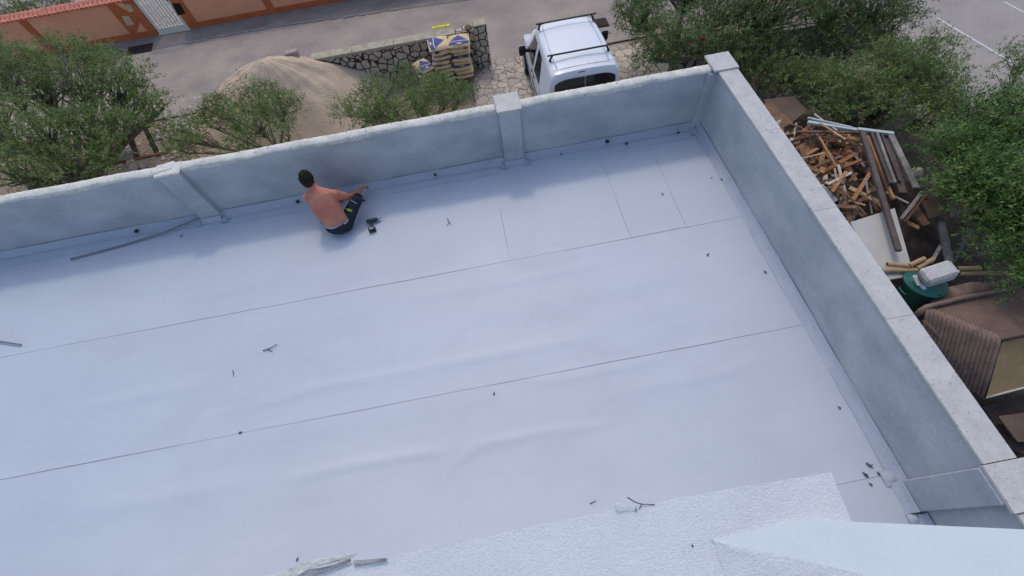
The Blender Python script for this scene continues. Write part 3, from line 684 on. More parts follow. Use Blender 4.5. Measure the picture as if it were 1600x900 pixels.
def hand(mb, w, direction, palmn, curl=0.7, size=1.0, side=1):
    d = direction.normalized(); n = (palmn - d * palmn.dot(d)).normalized(); s = d.cross(n).normalized() * side
    pc = w + d * .045 * size
    mb.tube([w - d*.01, w + d*.02, w + d*.06*size, w + d*.085*size], [(.024, .019), (.034, .020), (.040, .019), (.036, .014)], 14, ex=s)
    for k, (off, L) in enumerate(((-.030, .062), (-.010, .074), (.010, .070), (.029, .056))):
        b0 = w + d * .078 * size + s * off * size; L *= size; c1 = curl
        p1 = b0 + d * L * .45 * math.cos(c1*.4) + n * L * .45 * math.sin(c1*.4)
        p2 = p1 + d * L * .32 * math.cos(c1) + n * L * .32 * math.sin(c1)
        p3 = p2 + d * L * .25 * math.cos(c1*1.6) + n * L * .25 * math.sin(c1*1.6)
        mb.tube([b0 - d*.02, b0, p1, p2, p3], [.0095, .0095, .0088, .0078, .0062], 8)
    t0 = w + d * .02 - s * .026; t1 = t0 + d * .030 - s * .022 + n * .008; t2 = t1 + d * .028 - s * .004 + n*.012
    mb.tube([t0, t1, t2], [.014, .011, .008], 8)
hand(body, wrR, V((.06, .10, -.03)), V((.2, -.5, -1)), 1.25, 1.14, 1)
elL = V((-5.86, -.33, .32)); wrL = V((-5.66, -.26, .20))
body.tube([shL, shL.lerp(elL, .35), shL.lerp(elL, .7), elL], [.062, .056, .046, .041], 16)
body.tube([elL, elL.lerp(wrL, .3), elL.lerp(wrL, .75), wrL], [.041, .044, .033, .026], 16)
hand(body, wrL, V((.10, .03, -.02)), V((0, 0, -1)), 0.9, 1.0, -1)
# head with face looking down towards the wall foot
hy = Matrix.Rotation(R(12), 3, 'Z') @ Matrix.Rotation(R(-28), 3, 'X')
hs_ = 1.09
def hp(x, y, z): return hdc + hy @ V((x * hs_, y * hs_, z * hs_))
body.ball(hdc, .076 * hs_, .096 * hs_, .108 * hs_, 20, 14, hy)
body.ball(hp(0, .032, -.062), .062, .066, .062, 16, 10, hy)
body.tube([hp(0, .094, .006), hp(0, .112, -.025), hp(0, .092, -.034)], [.010, .015, .010], 10)
for s_ in (1, -1):
    body.ball(hp(.079*s_, -.004, -.012), .010, .020, .033, 12, 8, hy)
    body.ball(hp(.030*s_, .083, .016), .018, .012, .010, 10, 6, hy)
body.tube([hp(-.024, .089, -.060), hp(0, .095, -.059), hp(.024, .089, -.060)], [.006, .008, .006], 8)
# lower legs and feet
hipR = V((-5.525, -.755, .12)); knR = V((-5.265, -.53, .325)); anR = V((-5.42, -.24, .075))
hipL = V((-5.715, -.745, .12)); knL = V((-5.93, -.42, .27)); anL = V((-5.66, -.22, .07))
for hp_, kn, an in ((hipR, knR, anR), (hipL, knL, anL)):
    body.tube([hp_, hp_.lerp(kn, .5), kn], [.085, .070, .052], 16)
    body.tube([kn, kn.lerp(an, .3), kn.lerp(an, .7), an], [.050, .053, .038, .032], 16)
    ft = V((-.10 if kn is knR else .10, .13, 0))
    body.tube([an - ft*.2, an - V((0, 0, .03)), an + ft * .5 - V((0, 0, .04)), an + ft - V((0, 0, .052))], [.030, .036, .034, .018], 12)
person = remeshed(body, 'person', M['skin'], None, 0.0065, 5, origin=per_loc)
tag(person, 'shirtless man in black cap and dark shorts sitting on the roof facing the parapet', 'person')
# clothing
sh = MB()
sh.tube([pel - V((0, 0, .085)), pel - V((0, 0, .03)), pel + V((0, 0, .035)), pel.lerp(wai, .42)], [(.15, .11), (.200, .150), (.200, .150), (.192, .140)], 28, ex=rsd)
for hp_, kn in ((hipR, knR), (hipL, knL)):
    sh.tube([hp_ - V((0, 0, .01)), hp_.lerp(kn, .4), hp_.lerp(kn, .8), kn + (kn - hp_) * .03], [.108, .094, .080, .076], 18)
    sh.ball(hp_ + V((0, -.03, -.02)), .105, .105, .085)
an_dir = (anR - knR).normalized(); sh.tube([knR, knR + an_dir * .07], [.074, .072], 14)
an_dir = (anL - knL).normalized(); sh.tube([knL, knL + an_dir * .07], [.074, .072], 14)
shorts = remeshed(sh, 'shorts', M['shorts'], person, 0.008, 3)
mb = MB(); c = pel.lerp(wai, .46); n = 28
mb.tube([c, pel.lerp(wai, .62)], [(.196, .142), (.189, .136)], n, ex=rsd); mb.build('underwear_band', M['underwear'], shorts)
# lime and white trim on the right leg (strips laid just proud of the cloth)
kd = (knR - hipR).normalized()
def surf(t, ang, r):
    sid = kd.cross(V((0, 0, 1))).normalized(); up = sid.cross(kd).normalized(); p = hipR.lerp(knR, t); return p + (sid * math.cos(ang) + up * math.sin(ang)) * r
mb = MB(); mb.tube([surf(.50, 1.75, .094), surf(.52, 1.35, .095), surf(.54, 1.0, .094), surf(.56, .7, .092)], .005, 8); mb.tube([surf(.45, 1.75, .095), surf(.47, 1.35, .096), surf(.49, 1.0, .095), surf(.51, .7, .093)], .005, 8)
mb.build('lime_piping', M['lime'], shorts)
mb = MB(); mb.tube([surf(.84, 2.0 - .22 * i, .083) for i in range(8)], .0035, 8); mb.build('reflective_piping', M['bagwhite'], shorts)
# cap
cp = MB(); n = 22; m_ = 10; vs = []; fs = []
for i in range(m_ + 1):
    ph = (math.pi * .56) * i / m_
    for k in range(n):
        t = 2 * math.pi * k / n
        vs.append(hp(.087 * math.sin(ph) * math.cos(t), .106 * math.sin(ph) * math.sin(t) - .004, .012 + .112 * math.cos(ph)))
for i in range(m_):
    for k in range(n): k2 = (k+1) % n; fs.append((i*n+k, (i+1)*n+k, (i+1)*n+k2, i*n+k2))
cp.add(vs, fs, True)
hr = MB(); n_ = 20; v2 = []; f2 = []
for i in range(7):
    ph = math.pi * (.50 + .27 * i / 6)
    for k in range(n_ + 1):
        t = math.pi * (1.0 + k / n_) + (-.25 + .5 * k / n_) * (1 if 0 < k < n_ else 1)
        v2.append(hp(.081 * math.sin(ph) * math.cos(t), .101 * math.sin(ph) * math.sin(t), .114 * math.cos(ph)))
for i in range(6):
    for k in range(n_): a = i*(n_+1)+k; f2.append((a, a+n_+1, a+n_+2, a+1))
hr.add(v2, f2, True); hr.build('hair', M['hair'], person)
vs = []; fs = []
for i in range(5):
    for k in range(9):
        t = math.pi * (0.14 + .72 * k / 8); r1 = .100 + .016 * i * math.sin(t) * 1.2
        vs.append(hp(.088 * math.cos(t), r1 * math.sin(t) - .004, -.006 - .004 * i - .010 * abs(math.cos(t))))
for i in range(4):
    for k in range(8): a = i*9+k; fs.append((a, a+1, a+10, a+9))
cp.add(vs, fs, True)
capo = cp.build('cap', M['cap'], person)
md = capo.modifiers.new('t', 'SOLIDIFY'); md.thickness = .004
mb = MB(); mb.tube([hp(.089 * math.sin(1.12) * math.cos(t), .108 * math.sin(1.12) * math.sin(t) - .004, .014 + .114 * math.cos(1.12)) for t in [math.pi * (.52 + .58 * i / 10) for i in range(11)]], .0050, 8); mb.build('lime_stripe', M['lime'], capo)
# ============================================================ STREET WALL
YW = 12.05
sw = thing('street_wall', (-14, YW, G), 'orange street wall with red-brown frames and terracotta tile coping, top left', 'wall')
ZT = -1.68
mb = MB(); mb.box(-30, -13.66, YW + .012, YW + .22, G - .05, ZT); mb.box(-12.56, 4, YW + .012, YW + .22, G - .05, ZT + .35); mb.build('rendered_panel', M['orange'], sw)
mb = MB(); mb.box(-30, -13.66, YW - .012, YW + .02, G - .04, G + .21); mb.box(-12.56, 4, YW - .012, YW + .02, G - .04, G + .19); mb.build('plinth', M['rust'], sw)
for x0, x1 in ((-17.42, -17.18), (-14.52, -13.66)):
    mb = MB(); mb.box(x0, x1, YW - .014, YW + .235, G - .04, ZT + .002); mb.build('pillar', M['rust'], sw)
for x0, x1 in ((-12.56, -12.22), (-9.78, -9.52), (-6.6, -6.35)):
    mb = MB(); mb.box(x0, x1, YW - .014, YW + .235, G - .04, ZT + .352); mb.build('pillar', M['rust'], sw)
def onwall(u, v):
    d = ROT @ Vector(((u - 800) / FPX, -(v - 450) / FPX, -1.0)); t = (YW - .014 - CAMLOC.y) / d.y; return CAMLOC + d * t
def wallpoly(name, px, m):
    q = [onwall(*p) for p in px]; n = len(q); mb = MB(); f0 = [tuple(p + V((0, -.008, 0))) for p in q] + [tuple(p + V((0, .01, 0))) for p in q]
    mb.add(f0, [tuple(range(n)), tuple(reversed(range(n, 2*n)))] + [(i, n+i, n+(i+1) % n, (i+1) % n) for i in range(n)]); return mb.build(name, M[m], sw)
wallpoly('plaque', [(190, 25), (201, 25), (210, 38), (199, 40)], 'plaque'); wallpoly('plaque', [(194, 7), (203, 7), (210, 17), (203, 19)], 'plaque')
wallpoly('painted_triangle', [(219, 35), (230, 48), (214, 51)], 'orange'); wallpoly('painted_wedge', [(174, 3), (190, 2), (205, 20)], 'orange')
wallpoly('letter_niche', [(268, 5), (281, 5), (290, 21), (278, 24)], 'dark')
mb = MB()
x = -30.0; k = 0
while x < -13.75:      # clay tiles sloping to the street
    pts0 = []; n = 7
    for i in range(n):
        t = math.pi * i / (n - 1); pts0.append((x + .075 - .072 * math.cos(t), .05 * math.sin(t)))
    vs = []; fs = []
    for j, (yy, zz) in enumerate(((YW - .10, ZT + .015), (YW + .02, ZT + .07), (YW + .12, ZT + .12), (YW + .34, ZT + .02))):
        vs += [(p[0], yy, zz + p[1]) for p in pts0]
    for j in range(3):
        for i in range(n - 1): a = j*n+i; fs.append((a, a+1, a+n+1, a+n))
    fs.append(tuple(range(n))); mb.add(vs, fs, True); x += .150
mb.box(-30, -13.72, YW - .08, YW + .32, ZT, ZT + .022); mb.build('tile_coping', M['tile'], sw)
# gate
gt = thing('gate', (-13.1, YW, G), 'pale grey metal gate with slotted pattern in the orange wall', 'gate')
gx0, gx1, gz0, gz1 = -13.64, -12.58, G + .04, G + 1.75
mb = MB(); mb.box(gx0, gx0 + .10, YW, YW + .04, gz0, gz1); mb.box(gx1 - .10, gx1, YW, YW + .04, gz0, gz1); mb.box(gx0 + .10, gx1 - .10, YW + .001, YW + .039, gz0, gz0 + .16); mb.box(gx0 + .1, gx1 - .1, YW + .001, YW + .039, gz1 - .1, gz1); mb.build('gate_frame', M['gate'], gt)
nb = 8; wd = (gx1 - gx0 - .2) / nb
for i in range(nb - 1):
    x = gx0 + .1 + wd * (i + 1); mb = MB(); mb.bevbox((x, YW + .02, (gz0 + .16 + gz1 - .1) / 2), (.020, 0, 0), (0, .010, 0), (0, 0, (gz1 - .1 - gz0 - .16) / 2), .003); mb.build('gate_bar', M['gate'], gt)
rr = random.Random(4)
for i in range(nb):
    x = gx0 + .1 + wd * (i + .5); z = gz0 + .2 + rr.uniform(0, .1)
    while z < gz1 - .15: mb = MB(); mb.bevbox((x, YW + .022, z), (wd/2 - .018, 0, 0), (0, .006, 0), (0, 0, .014), .003); mb.build('gate_crosspiece', M['gate'], gt); z += rr.uniform(.16, .42)
mb = MB(); mb.box(gx0 - .02, gx1 + .02, YW - .06, YW + .2, G - .02, G + .035); mb.build('threshold', M['gate'], gt)
mb = MB(); mb.bevbox((gx1 - .06, YW - .03, G + 1.0), (.03, 0, 0), (0, .03, 0), (0, 0, .05), .008); mb.build('gate_handle', M['darkmetal'], gt)
polysheet('yard_ground', [(-40, 12.3), (4, 12.3), (4, 40), (-40, 40)], G + .02, M['court'])
# drain grates
def grate(c, ax, ay, label):
    g_ = thing('drain_grate', c, label, 'grate'); c = V(c); ax = V(ax); ay = V(ay); mb = MB()
    mb.bevbox(c + V((0, 0, .005)), ax, ay, (0, 0, .012), .003); mb.build('grate_frame', M['dark'], g_)
    mb = MB()
    for i in range(9): mb.bevbox(c + V((0, 0, .018)) + ax * (-.88 + .22 * i), ax.normalized() * .013, ay * .9, (0, 0, .005), .002)
    mb.build('grate_bars', M['wood_dark'], g_); return g_
grate(P(219, 77, G + .02), (.42, 0, 0), (-.03, .24, 0), 'rectangular dark iron drain grate in the road below the gate')
grate(P(938, 36, G + .02), (.22, 0, 0), (0, .22, 0), 'square brown drain cover between the white van and the hedge')
# ============================================================ STONE WALL, SAND, BAGS
st = thing('stone_wall', (-5.5, 7.05, G), 'low wall of grey field stones with dark joints between sand heap and van', 'wall')
mb = MB(); mb.box(-7.9, -3.0, 6.95, 7.22, G - .05, -1.86); mb.build('stone_face', M['stonewall'], st)
mb = MB()
x = -7.5
while x < -3.55:
    L = min(1.15, -3.5 - x); mb.bevbox((x + L/2, 7.09, -1.825), (L/2 - .004, 0, 0), (0, .155, 0), (0, 0, .038), .010); x += 1.15
mb.build('coping', M['coping'], st)
mb = MB(); mb.box(-3.0, -2.64, 6.88, 7.24, G - .05, -1.70); mb.box(-3.48, -3.0, 6.93, 7.23, -1.86, -1.78); pl = mb.build('pillar', M['stonewall'], st)
mb = MB(); mb.bevbox((-2.82, 7.06, -1.685), (.17, 0, 0), (0, .17, 0), (0, 0, .02), .006); mb.build('pillar_cap', M['coping'], pl)
# sand
n = 70; vs = []; fs = []
sc = V((-8.50, 6.60)); rr = random.Random(2)
for j in range(n + 1):
    r = 2.35 * j / n
    for k in range(96):
        t = 2 * math.pi * k / 96
        ra = 1 + .10 * math.sin(t * 2 + 1) + .05 * math.sin(t * 5)
        rr_ = r * ra; x = sc.x + math.cos(t) * rr_; y = sc.y + math.sin(t) * rr_ * .95
        q = r / 2.35; q2 = math.sqrt(q * q + .012) - .05; h = 1.56 * max(0, 1 - q2) ** 1.0
        h += (.035 * math.sin(t * 9 + math.sin(q * 7) * 1.5) + .02 * math.sin(t * 23 + q * 9)) * q * (1 - q) * 2.2 + .012 * math.sin(x * 17) * math.sin(y * 15) * (1 - q)
        x += .33 * math.tanh((x - sc.x) / .6)
        if y > 6.93 and x > -7.75: y = 6.93 + (y - 6.93) * .02
        vs.append((x, y, G - .01 + max(0, h)))
for j in range(n):
    for k in range(96): k2 = (k+1) % 96; fs.append((j*96+k, (j+1)*96+k, (j+1)*96+k2, j*96+k2))
mb = MB(); mb.add(vs, fs, True); tag(mb.build('sand_heap', M['sand']), 'big pinkish sand heap against the left end of the stone wall', 'sand heap')
# block on the wall end, yellow plate, rock
c = P(454, 80, -1.50)
mb = MB(); mb.bevbox(c - V((0, 0, .10)), (.17, .02, 0), (-.015, .10, 0), (0, 0, .11), .02); tag(mb.build('concrete_block', M['block']), 'rough pinkish concrete block on top of the sand heap by the wall end', 'block')
c = P(689, 42, -1.775)
yl = thing('yellow_tool', c, 'flat yellow plastic float lying on the stone wall coping', 'tool')
mb = MB(); mb.bevbox(c + V((0, 0, .012)), (.24, .0, 0), (0, .055, 0), (0, 0, .012), .006); mb.build('float_plate', M['yellow'], yl)
mb = MB(); mb.tube([c + V((-.16, 0, .02)), c + V((-.14, 0, .06)), c + V((.14, 0, .06)), c + V((.16, 0, .02))], .012, 8); mb.build('float_handle', M['yellow'], yl)
def rock(c, r, m, name, label, cat, sc_=(1, .8, .65), seed=0):
    rg = random.Random(seed); mb = MB(); mb.ball((0, 0, 0), r*sc_[0], r*sc_[1], r*sc_[2], 12, 8)
    ph = [rg.uniform(0, 6) for _ in range(3)]
    vs = []
    for v in mb.v:
        vv = V(v); k = 1 + .16 * math.sin(vv.x / r * 3 + ph[0]) + .14 * math.sin(vv.y / r * 4 + ph[1]) + .12 * math.sin(vv.z / r * 4 + ph[2]); vs.append(tuple(V(c) + vv * k))
    mb.v = vs; o = mb.build(name, M[m], smooth=False)
    return tag(o, label, cat) if label else o
rock(P(731, 41, -1.73), .11, 'rock', 'rock', 'tan lumpy rock on the stone wall coping beside the pillar', 'rock', seed=3)
# pallet
pX0, pX1, pY0, pY1 = -4.25, -3.22, 6.20, 6.86
pa = thing('pallet', (-3.75, 6.5, G), 'wooden pallet under the stacked cement bags', 'pallet')
mb = MB()
for i in range(6): y = pY0 + .05 + i * (pY1 - pY0 - .1) / 5; mb.bevbox(((pX0+pX1)/2, y, G + .135), ((pX1-pX0)/2, 0, 0), (0, .045, 0), (0, 0, .011), .003)
mb.build('deck_boards', M['wood_brown'], pa)
for x in (pX0 + .06, (pX0+pX1)/2, pX1 - .06):
    for y in (pY0 + .06, (pY0+pY1)/2, pY1 - .06): mb = MB(); mb.bevbox((x, y, G + .07), (.05, 0, 0), (0, .05, 0), (0, 0, .05), .004); mb.build('pallet_block', M['wood_brown'], pa)
def cement_bag(c, L, W_, T, yaw, label):
    b0 = thing('cement_bag', V(c) - V((0, 0, T/2)), label, 'cement bag', 'kraft cement bags stacked by the stone wall')
    n, m_ = 16, 12; Mx = Matrix.Rotation(yaw, 3, 'Z'); c = V(c)
    def pt(u, v, top, lift=0.0):      # u,v in -1..1
        ex = (1 - abs(u) ** 5) ** .5 if abs(u) < 1 else 0; ey = (1 - abs(v) ** 5) ** .5 if abs(v) < 1 else 0
        h = T/2 * ex * ey * (1 + .10 * math.sin(u * 4 + c.x * 9) * math.sin(v * 3 + c.z * 11)) + lift
        return c + Mx @ V((u * L/2 * (1 - .04 * v * v), v * W_/2 * (1 - .05 * u * u), h * top))
    mb = MB(); vs = []; fs = []
    for top in (1, -1):
        base = len(vs)
        for j in range(m_ + 1):
            for i in range(n + 1): vs.append(pt(-1 + 2*i/n, -1 + 2*j/m_, top))
        for j in range(m_):
            for i in range(n):
                a = base + j*(n+1)+i; q = (a, a+1, a+n+2, a+n+1); fs.append(q if top > 0 else tuple(reversed(q)))
    mb.add(vs, fs, True); mb.build('bag_paper', M['kraft'], b0)
    def printed(name, m, fn, lift):
        mb = MB(); vs = []; fs = []; K = 14
        for j in range(K + 1):
            v = -.92 + 1.84 * j / K; u0, u1 = fn(v)
            for i in range(5): vs.append(pt(u0 + (u1 - u0) * i / 4, v, 1, lift))
        for j in range(K):
            for i in range(4): a = j*5+i; fs.append((a, a+1, a+6, a+5))
        mb.add(vs, fs, True); mb.build(name, M[m], b0)
    printed('blue_print', 'bagblue', lambda v: (-.90 + .08 * abs(v), -.52 + 1.15 * max(0, 1 - abs(v))), .004)
    printed('white_print', 'bagwhite', lambda v: (-.46 + .05 * math.sin(v * 4), -.36 + .05 * math.sin(v * 4)), .007)
    return b0
ords = ['bottom', 'second', 'third', 'fourth', 'fifth', 'sixth', 'seventh', 'top']
for k in range(8):
    z = G + .15 + .065 + k * .125
    j = random.Random(k)
    cement_bag((-3.98 + j.uniform(-.05, .05), 6.54, z), *((.60, .50) if k < 6 else (.56, .58)), .14, (math.pi/2 if k < 6 else .15) + j.uniform(-.12, .12), f'cement bag in the left column of the tall stack by the wall, {ords[k]} of eight')
    cement_bag((-3.46 + j.uniform(-.04, .04), 6.53 + j.uniform(-.05, .05), z + .003), *((.58, .50) if k < 6 else (.54, .58)), .14, ((-math.pi/2 if k % 2 else math.pi/2) if k < 6 else 3.2 if k == 6 else 1.5) + j.uniform(-.1, .1), f'cement bag in the right column of the tall stack by the wall, {ords[k]} of eight')
cement_bag((-4.52, 6.42, G + .64), .58, .42, .14, math.pi/2 + .5, 'cement bag slumped to the left of the tall stack, topmost of its pile')
cement_bag((-4.55, 6.45, G + .50), .58, .42, .14, math.pi/2 + .2, 'cement bag under the slumped bag left of the tall stack')
cement_bag((-4.53, 6.45, G + .36), .58, .42, .14, math.pi/2, 'third cement bag from the top left of the tall stack')
cement_bag((-4.54, 6.44, G + .22), .58, .42, .14, math.pi/2 + .1, 'second cement bag from the ground left of the tall stack')
cement_bag((-4.55, 6.45, G + .08), .58, .42, .14, math.pi/2, 'cement bag lying on the ground left of the pallet')

# rubble stuff
def rubble(name, areas, nn, seed, kind='stuff'):
    rg = random.Random(seed); mb = MB()
    for i in range(nn):
        x0, x1, y0, y1 = rg.choice(areas); x = rg.uniform(x0, x1); y = rg.uniform(y0, y1); r = rg.uniform(.03, .11)
        a = rg.uniform(0, 3); Mx = Matrix.Rotation(a, 3, 'Z'); b = MB(); b.ball((0, 0, 0), r, r * rg.uniform(.5, .9), r * rg.uniform(.3, .6), 6, 4, Mx)
        z0 = G + gz(x, y)
        mb.add([(v[0] * rg.uniform(.85, 1.15) + x, v[1] + y, v[2] + z0 + r * .15) for v in b.v], b.f)
    return tag(mb.build(name, M['rubble'], smooth=False), 'pale limestone rubble scattered on the ground', 'rubble', kind=kind)
rubble('rubble', [(-13.2, -10.2, 4.5, 7.0), (-12.5, -10.8, 6.2, 8.0), (-9.5, -4, 2.6, 4.4)], 420, 5)
rubble('rubble', [(6.2, 8.2, 0.0, 6.0), (5.6, 8.0, 3.0, 7.5), (6.5, 9.2, -2.5, .5)], 520, 6)['label'] = 'pale rubble strip along the edge of the parking lot behind the trees'
rg = random.Random(9); mb = MB()
for i in range(90):
    x = rg.uniform(-13, 1.5); y = rg.uniform(7.6, 11.0)
    if i < 30: x, y = rg.gauss(P(485, 62, G).x, .25), rg.gauss(P(485, 62, G).y, .22)
    r = rg.uniform(.008, .035); b = MB(); b.ball((x, y, G + .014), r, r * rg.uniform(.5, 1), r * .35, 6, 4); mb.add(b.v, b.f)
tag(mb.build('gravel', M['rubble'], smooth=False), 'small pale pebbles and crumbs strewn on the road', 'gravel', kind='stuff')
mb = MB(); mb.box(2.2, 7.3, 4.9, 5.25, G - .05, G + .75); mb.box(7.3, 7.62, -3.5, 5.25, G - .05, G + .55)
tag(mb.build('dry_stone_wall', M['drystone']), 'dry stone wall half hidden by the trees at upper right', 'wall')
# boards and stone block behind the left parapet
def board(name, a, b, wd, th, m, label, cat='board', roll=0.0, group=None):
    mb = MB(); mb.plank(a, b, wd, th, roll); return tag(mb.build(name, M[m]), label, cat, group)
board('board', P(192, 180, -1.9), P(214, 245, -1.9), .12, .05, 'wood_dark', 'dark timber post left of the two leaning behind the left parapet')
board('board', P(222, 190, -1.9), P(247, 243, -1.9), .11, .05, 'wood_dark', 'dark timber post right of the two leaning behind the left parapet')
board('board', P(176, 256, -1.5), P(262, 238, -1.5), .07, .05, 'wood_brown', 'brown horizontal rail just behind the left parapet')
board('board', P(150, 216, -2.4), P(196, 214, -2.4), .5, .03, 'ply', 'brown panel on the ground under the left olive tree')
c = P(206, 262, -1.4); mb = MB(); mb.bevbox(c, (.09, .0, .02), (-.02, .16, 0), (0, 0, .10), .015); mb.bevbox(c - V((0, 0, .7)), (.12, 0, 0), (0, .16, 0), (0, 0, .62), .02)
tag(mb.build('stone_block', M['block']), 'upright pale stone block just behind the left parapet', 'block')
rock(P(223, 262, -1.5), .10, 'drystone', 'rock', 'small grey rock right of the upright stone block', 'rock', seed=8)
c = P(2, 228, -1.1)
bk = thing('blue_bucket', c - V((0, 0, .25)), 'bright blue plastic bucket at the left photo edge under the olive tree', 'bucket')
mb = MB(); mb.tube([c - V((0, 0, .25)), c - V((0, 0, .02)), c], [.10, .13, .14], 18); mb.build('bucket_body', M['blue'], bk)
mb = MB(); mb.tube([c + V((-.13, 0, 0)), c + V((-.05, -.09, .02)), c + V((.05, -.09, .02)), c + V((.13, 0, 0))], .006, 6); mb.build('bucket_handle', M['darkmetal'], bk)
mb = MB(); q = [P(40, 268, -.9), P(72, 298, -.9), P(55, 305, -.9), P(28, 280, -.9)]; mb.prism([(p.x, p.y) for p in q], -.94, -.9)
mb.box(q[2].x, q[2].x + .06, q[2].y + .1, q[2].y + .16, G, -.94)
tag(mb.build('wooden_shelf', M['ply']), 'brown wooden shelf top under the olive tree at the left parapet', 'shelf')

# ============================================================ VAN
vX, vY0, vZ = -0.88, 3.27, G + .02        # centre line, rear, ground
va = thing('van', (vX, vY0 + 2.1, vZ), 'small white panel van with black roof bars parked on the flagstones', 'van')
def vp(x, y, z): return V((vX + x, vY0 + y, vZ + z))
# lofted body: stations along y, half outline profile (x,z) from sill to roof centre
def section(hw, zs, zb, zr, hr, round_=0.1):
    """ hw half width at belt, zs sill, zb belt height, zr roof height, hr half width of roof """
    pts = [(0, zs), (hw * .93, zs), (hw * .985, zs + .10), (hw, zs + .35), (hw, zb - .10), (hw * .985, zb)]
    pts += [(hw * .985 + (hr - hw * .985) * t, zb + (zr - .10 - zb) * t) for t in (.33, .66, .9)]
    pts += [(hr - .012, zr - .065), (hr - .045, zr - .028), (hr - .11, zr - .010), (hr * .6, zr + .008), (hr * .3, zr + .018), (0, zr + .022)]
    return pts
S = [(0.00, .80, .45, .95, 1.15, .76), (0.015, .85, .30, 1.05, 1.50, .77), (0.04, .875, .28, 1.08, 1.69, .765), (.10, .885, .28, 1.09, 1.765, .755), (.22, .89, .28, 1.10, 1.785, .745), (.7, .895, .28, 1.10, 1.79, .735), (1.2, .895, .28, 1.09, 1.80, .73), (1.7, .895, .28, 1.08, 1.79, .715), (2.0, .89, .28, 1.07, 1.765, .69), (2.15, .885, .28, 1.06, 1.72, .665), (2.32, .88, .28, 1.05, 1.60, .64), (2.65, .87, .28, 1.03, 1.32, .63), (2.95, .86, .28, .97, 1.08, .64), (3.25, .83, .28, .88, .98, .60), (3.5, .77, .30, .76, .87, .55), (3.65, .64, .34, .60, .73, .46)]
mb = MB(); vs = []; fs = []; K = 15
for s_ in S:
    pr = section(*s_[1:5], s_[5]); ring = [(x, z) for x, z in pr] + [(-x, z) for x, z in reversed(pr[1:-1])]
    y = s_[0]; vs += [vp(x, y, z) for x, z in ring]
KR = 2 * K - 2
for i in range(len(S) - 1):
    for k in range(KR): k2 = (k+1) % KR; fs.append((i*KR+k, i*KR+k2, (i+1)*KR+k2, (i+1)*KR+k))
fs.append(tuple(reversed(range(KR)))); fs.append(tuple((len(S)-1)*KR + k for k in range(KR)))
mb.add(vs, fs, True); bodyv = mb.build('body', M['van'], va, ang=35)
bmo = bodyv
def side_x(y, z, sgn):
    import bisect
    ysn = [s_[0] for s_ in S]; i = max(0, min(len(S)-2, bisect.bisect(ysn, y) - 1)); t = (y - ysn[i]) / (ysn[i+1] - ysn[i])
    def xat(s_):
        pr = section(*s_[1:5], s_[5]); pz = [p for p in pr[1:12]]
        return float(np.interp(z, [p[1] for p in pz], [p[0] for p in pz]))
    return sgn * (xat(S[i]) * (1-t) + xat(S[i+1]) * t)
def sidepanel(name, poly, m, sgn, off=.004, parent=None, ny=8, inset=0):
    # poly: list (y, z) quad: lower-rear, lower-front, upper-front, upper-rear
    (y0, z0), (y1, z1), (y2, z2), (y3, z3) = poly; vs = []; fs = []; N = ny
    for j in range(N + 1):
        b = j / N
        for i in range(N + 1):
            a = i / N; y = (y0 + (y1-y0)*a) * (1-b) + (y3 + (y2-y3)*a) * b; z = (z0 + (z1-z0)*a) * (1-b) + (z3 + (z2-z3)*a) * b
            vs.append(vp(side_x(y, z, sgn) + sgn * off, y, z))
    for j in range(N):
        for i in range(N): a = j*(N+1)+i; q = (a, a+1, a+N+2, a+N+1); fs.append(q if sgn > 0 else tuple(reversed(q)))
    mb = MB(); mb.add(vs, fs, True); return mb.build(name, M[m], parent or va)
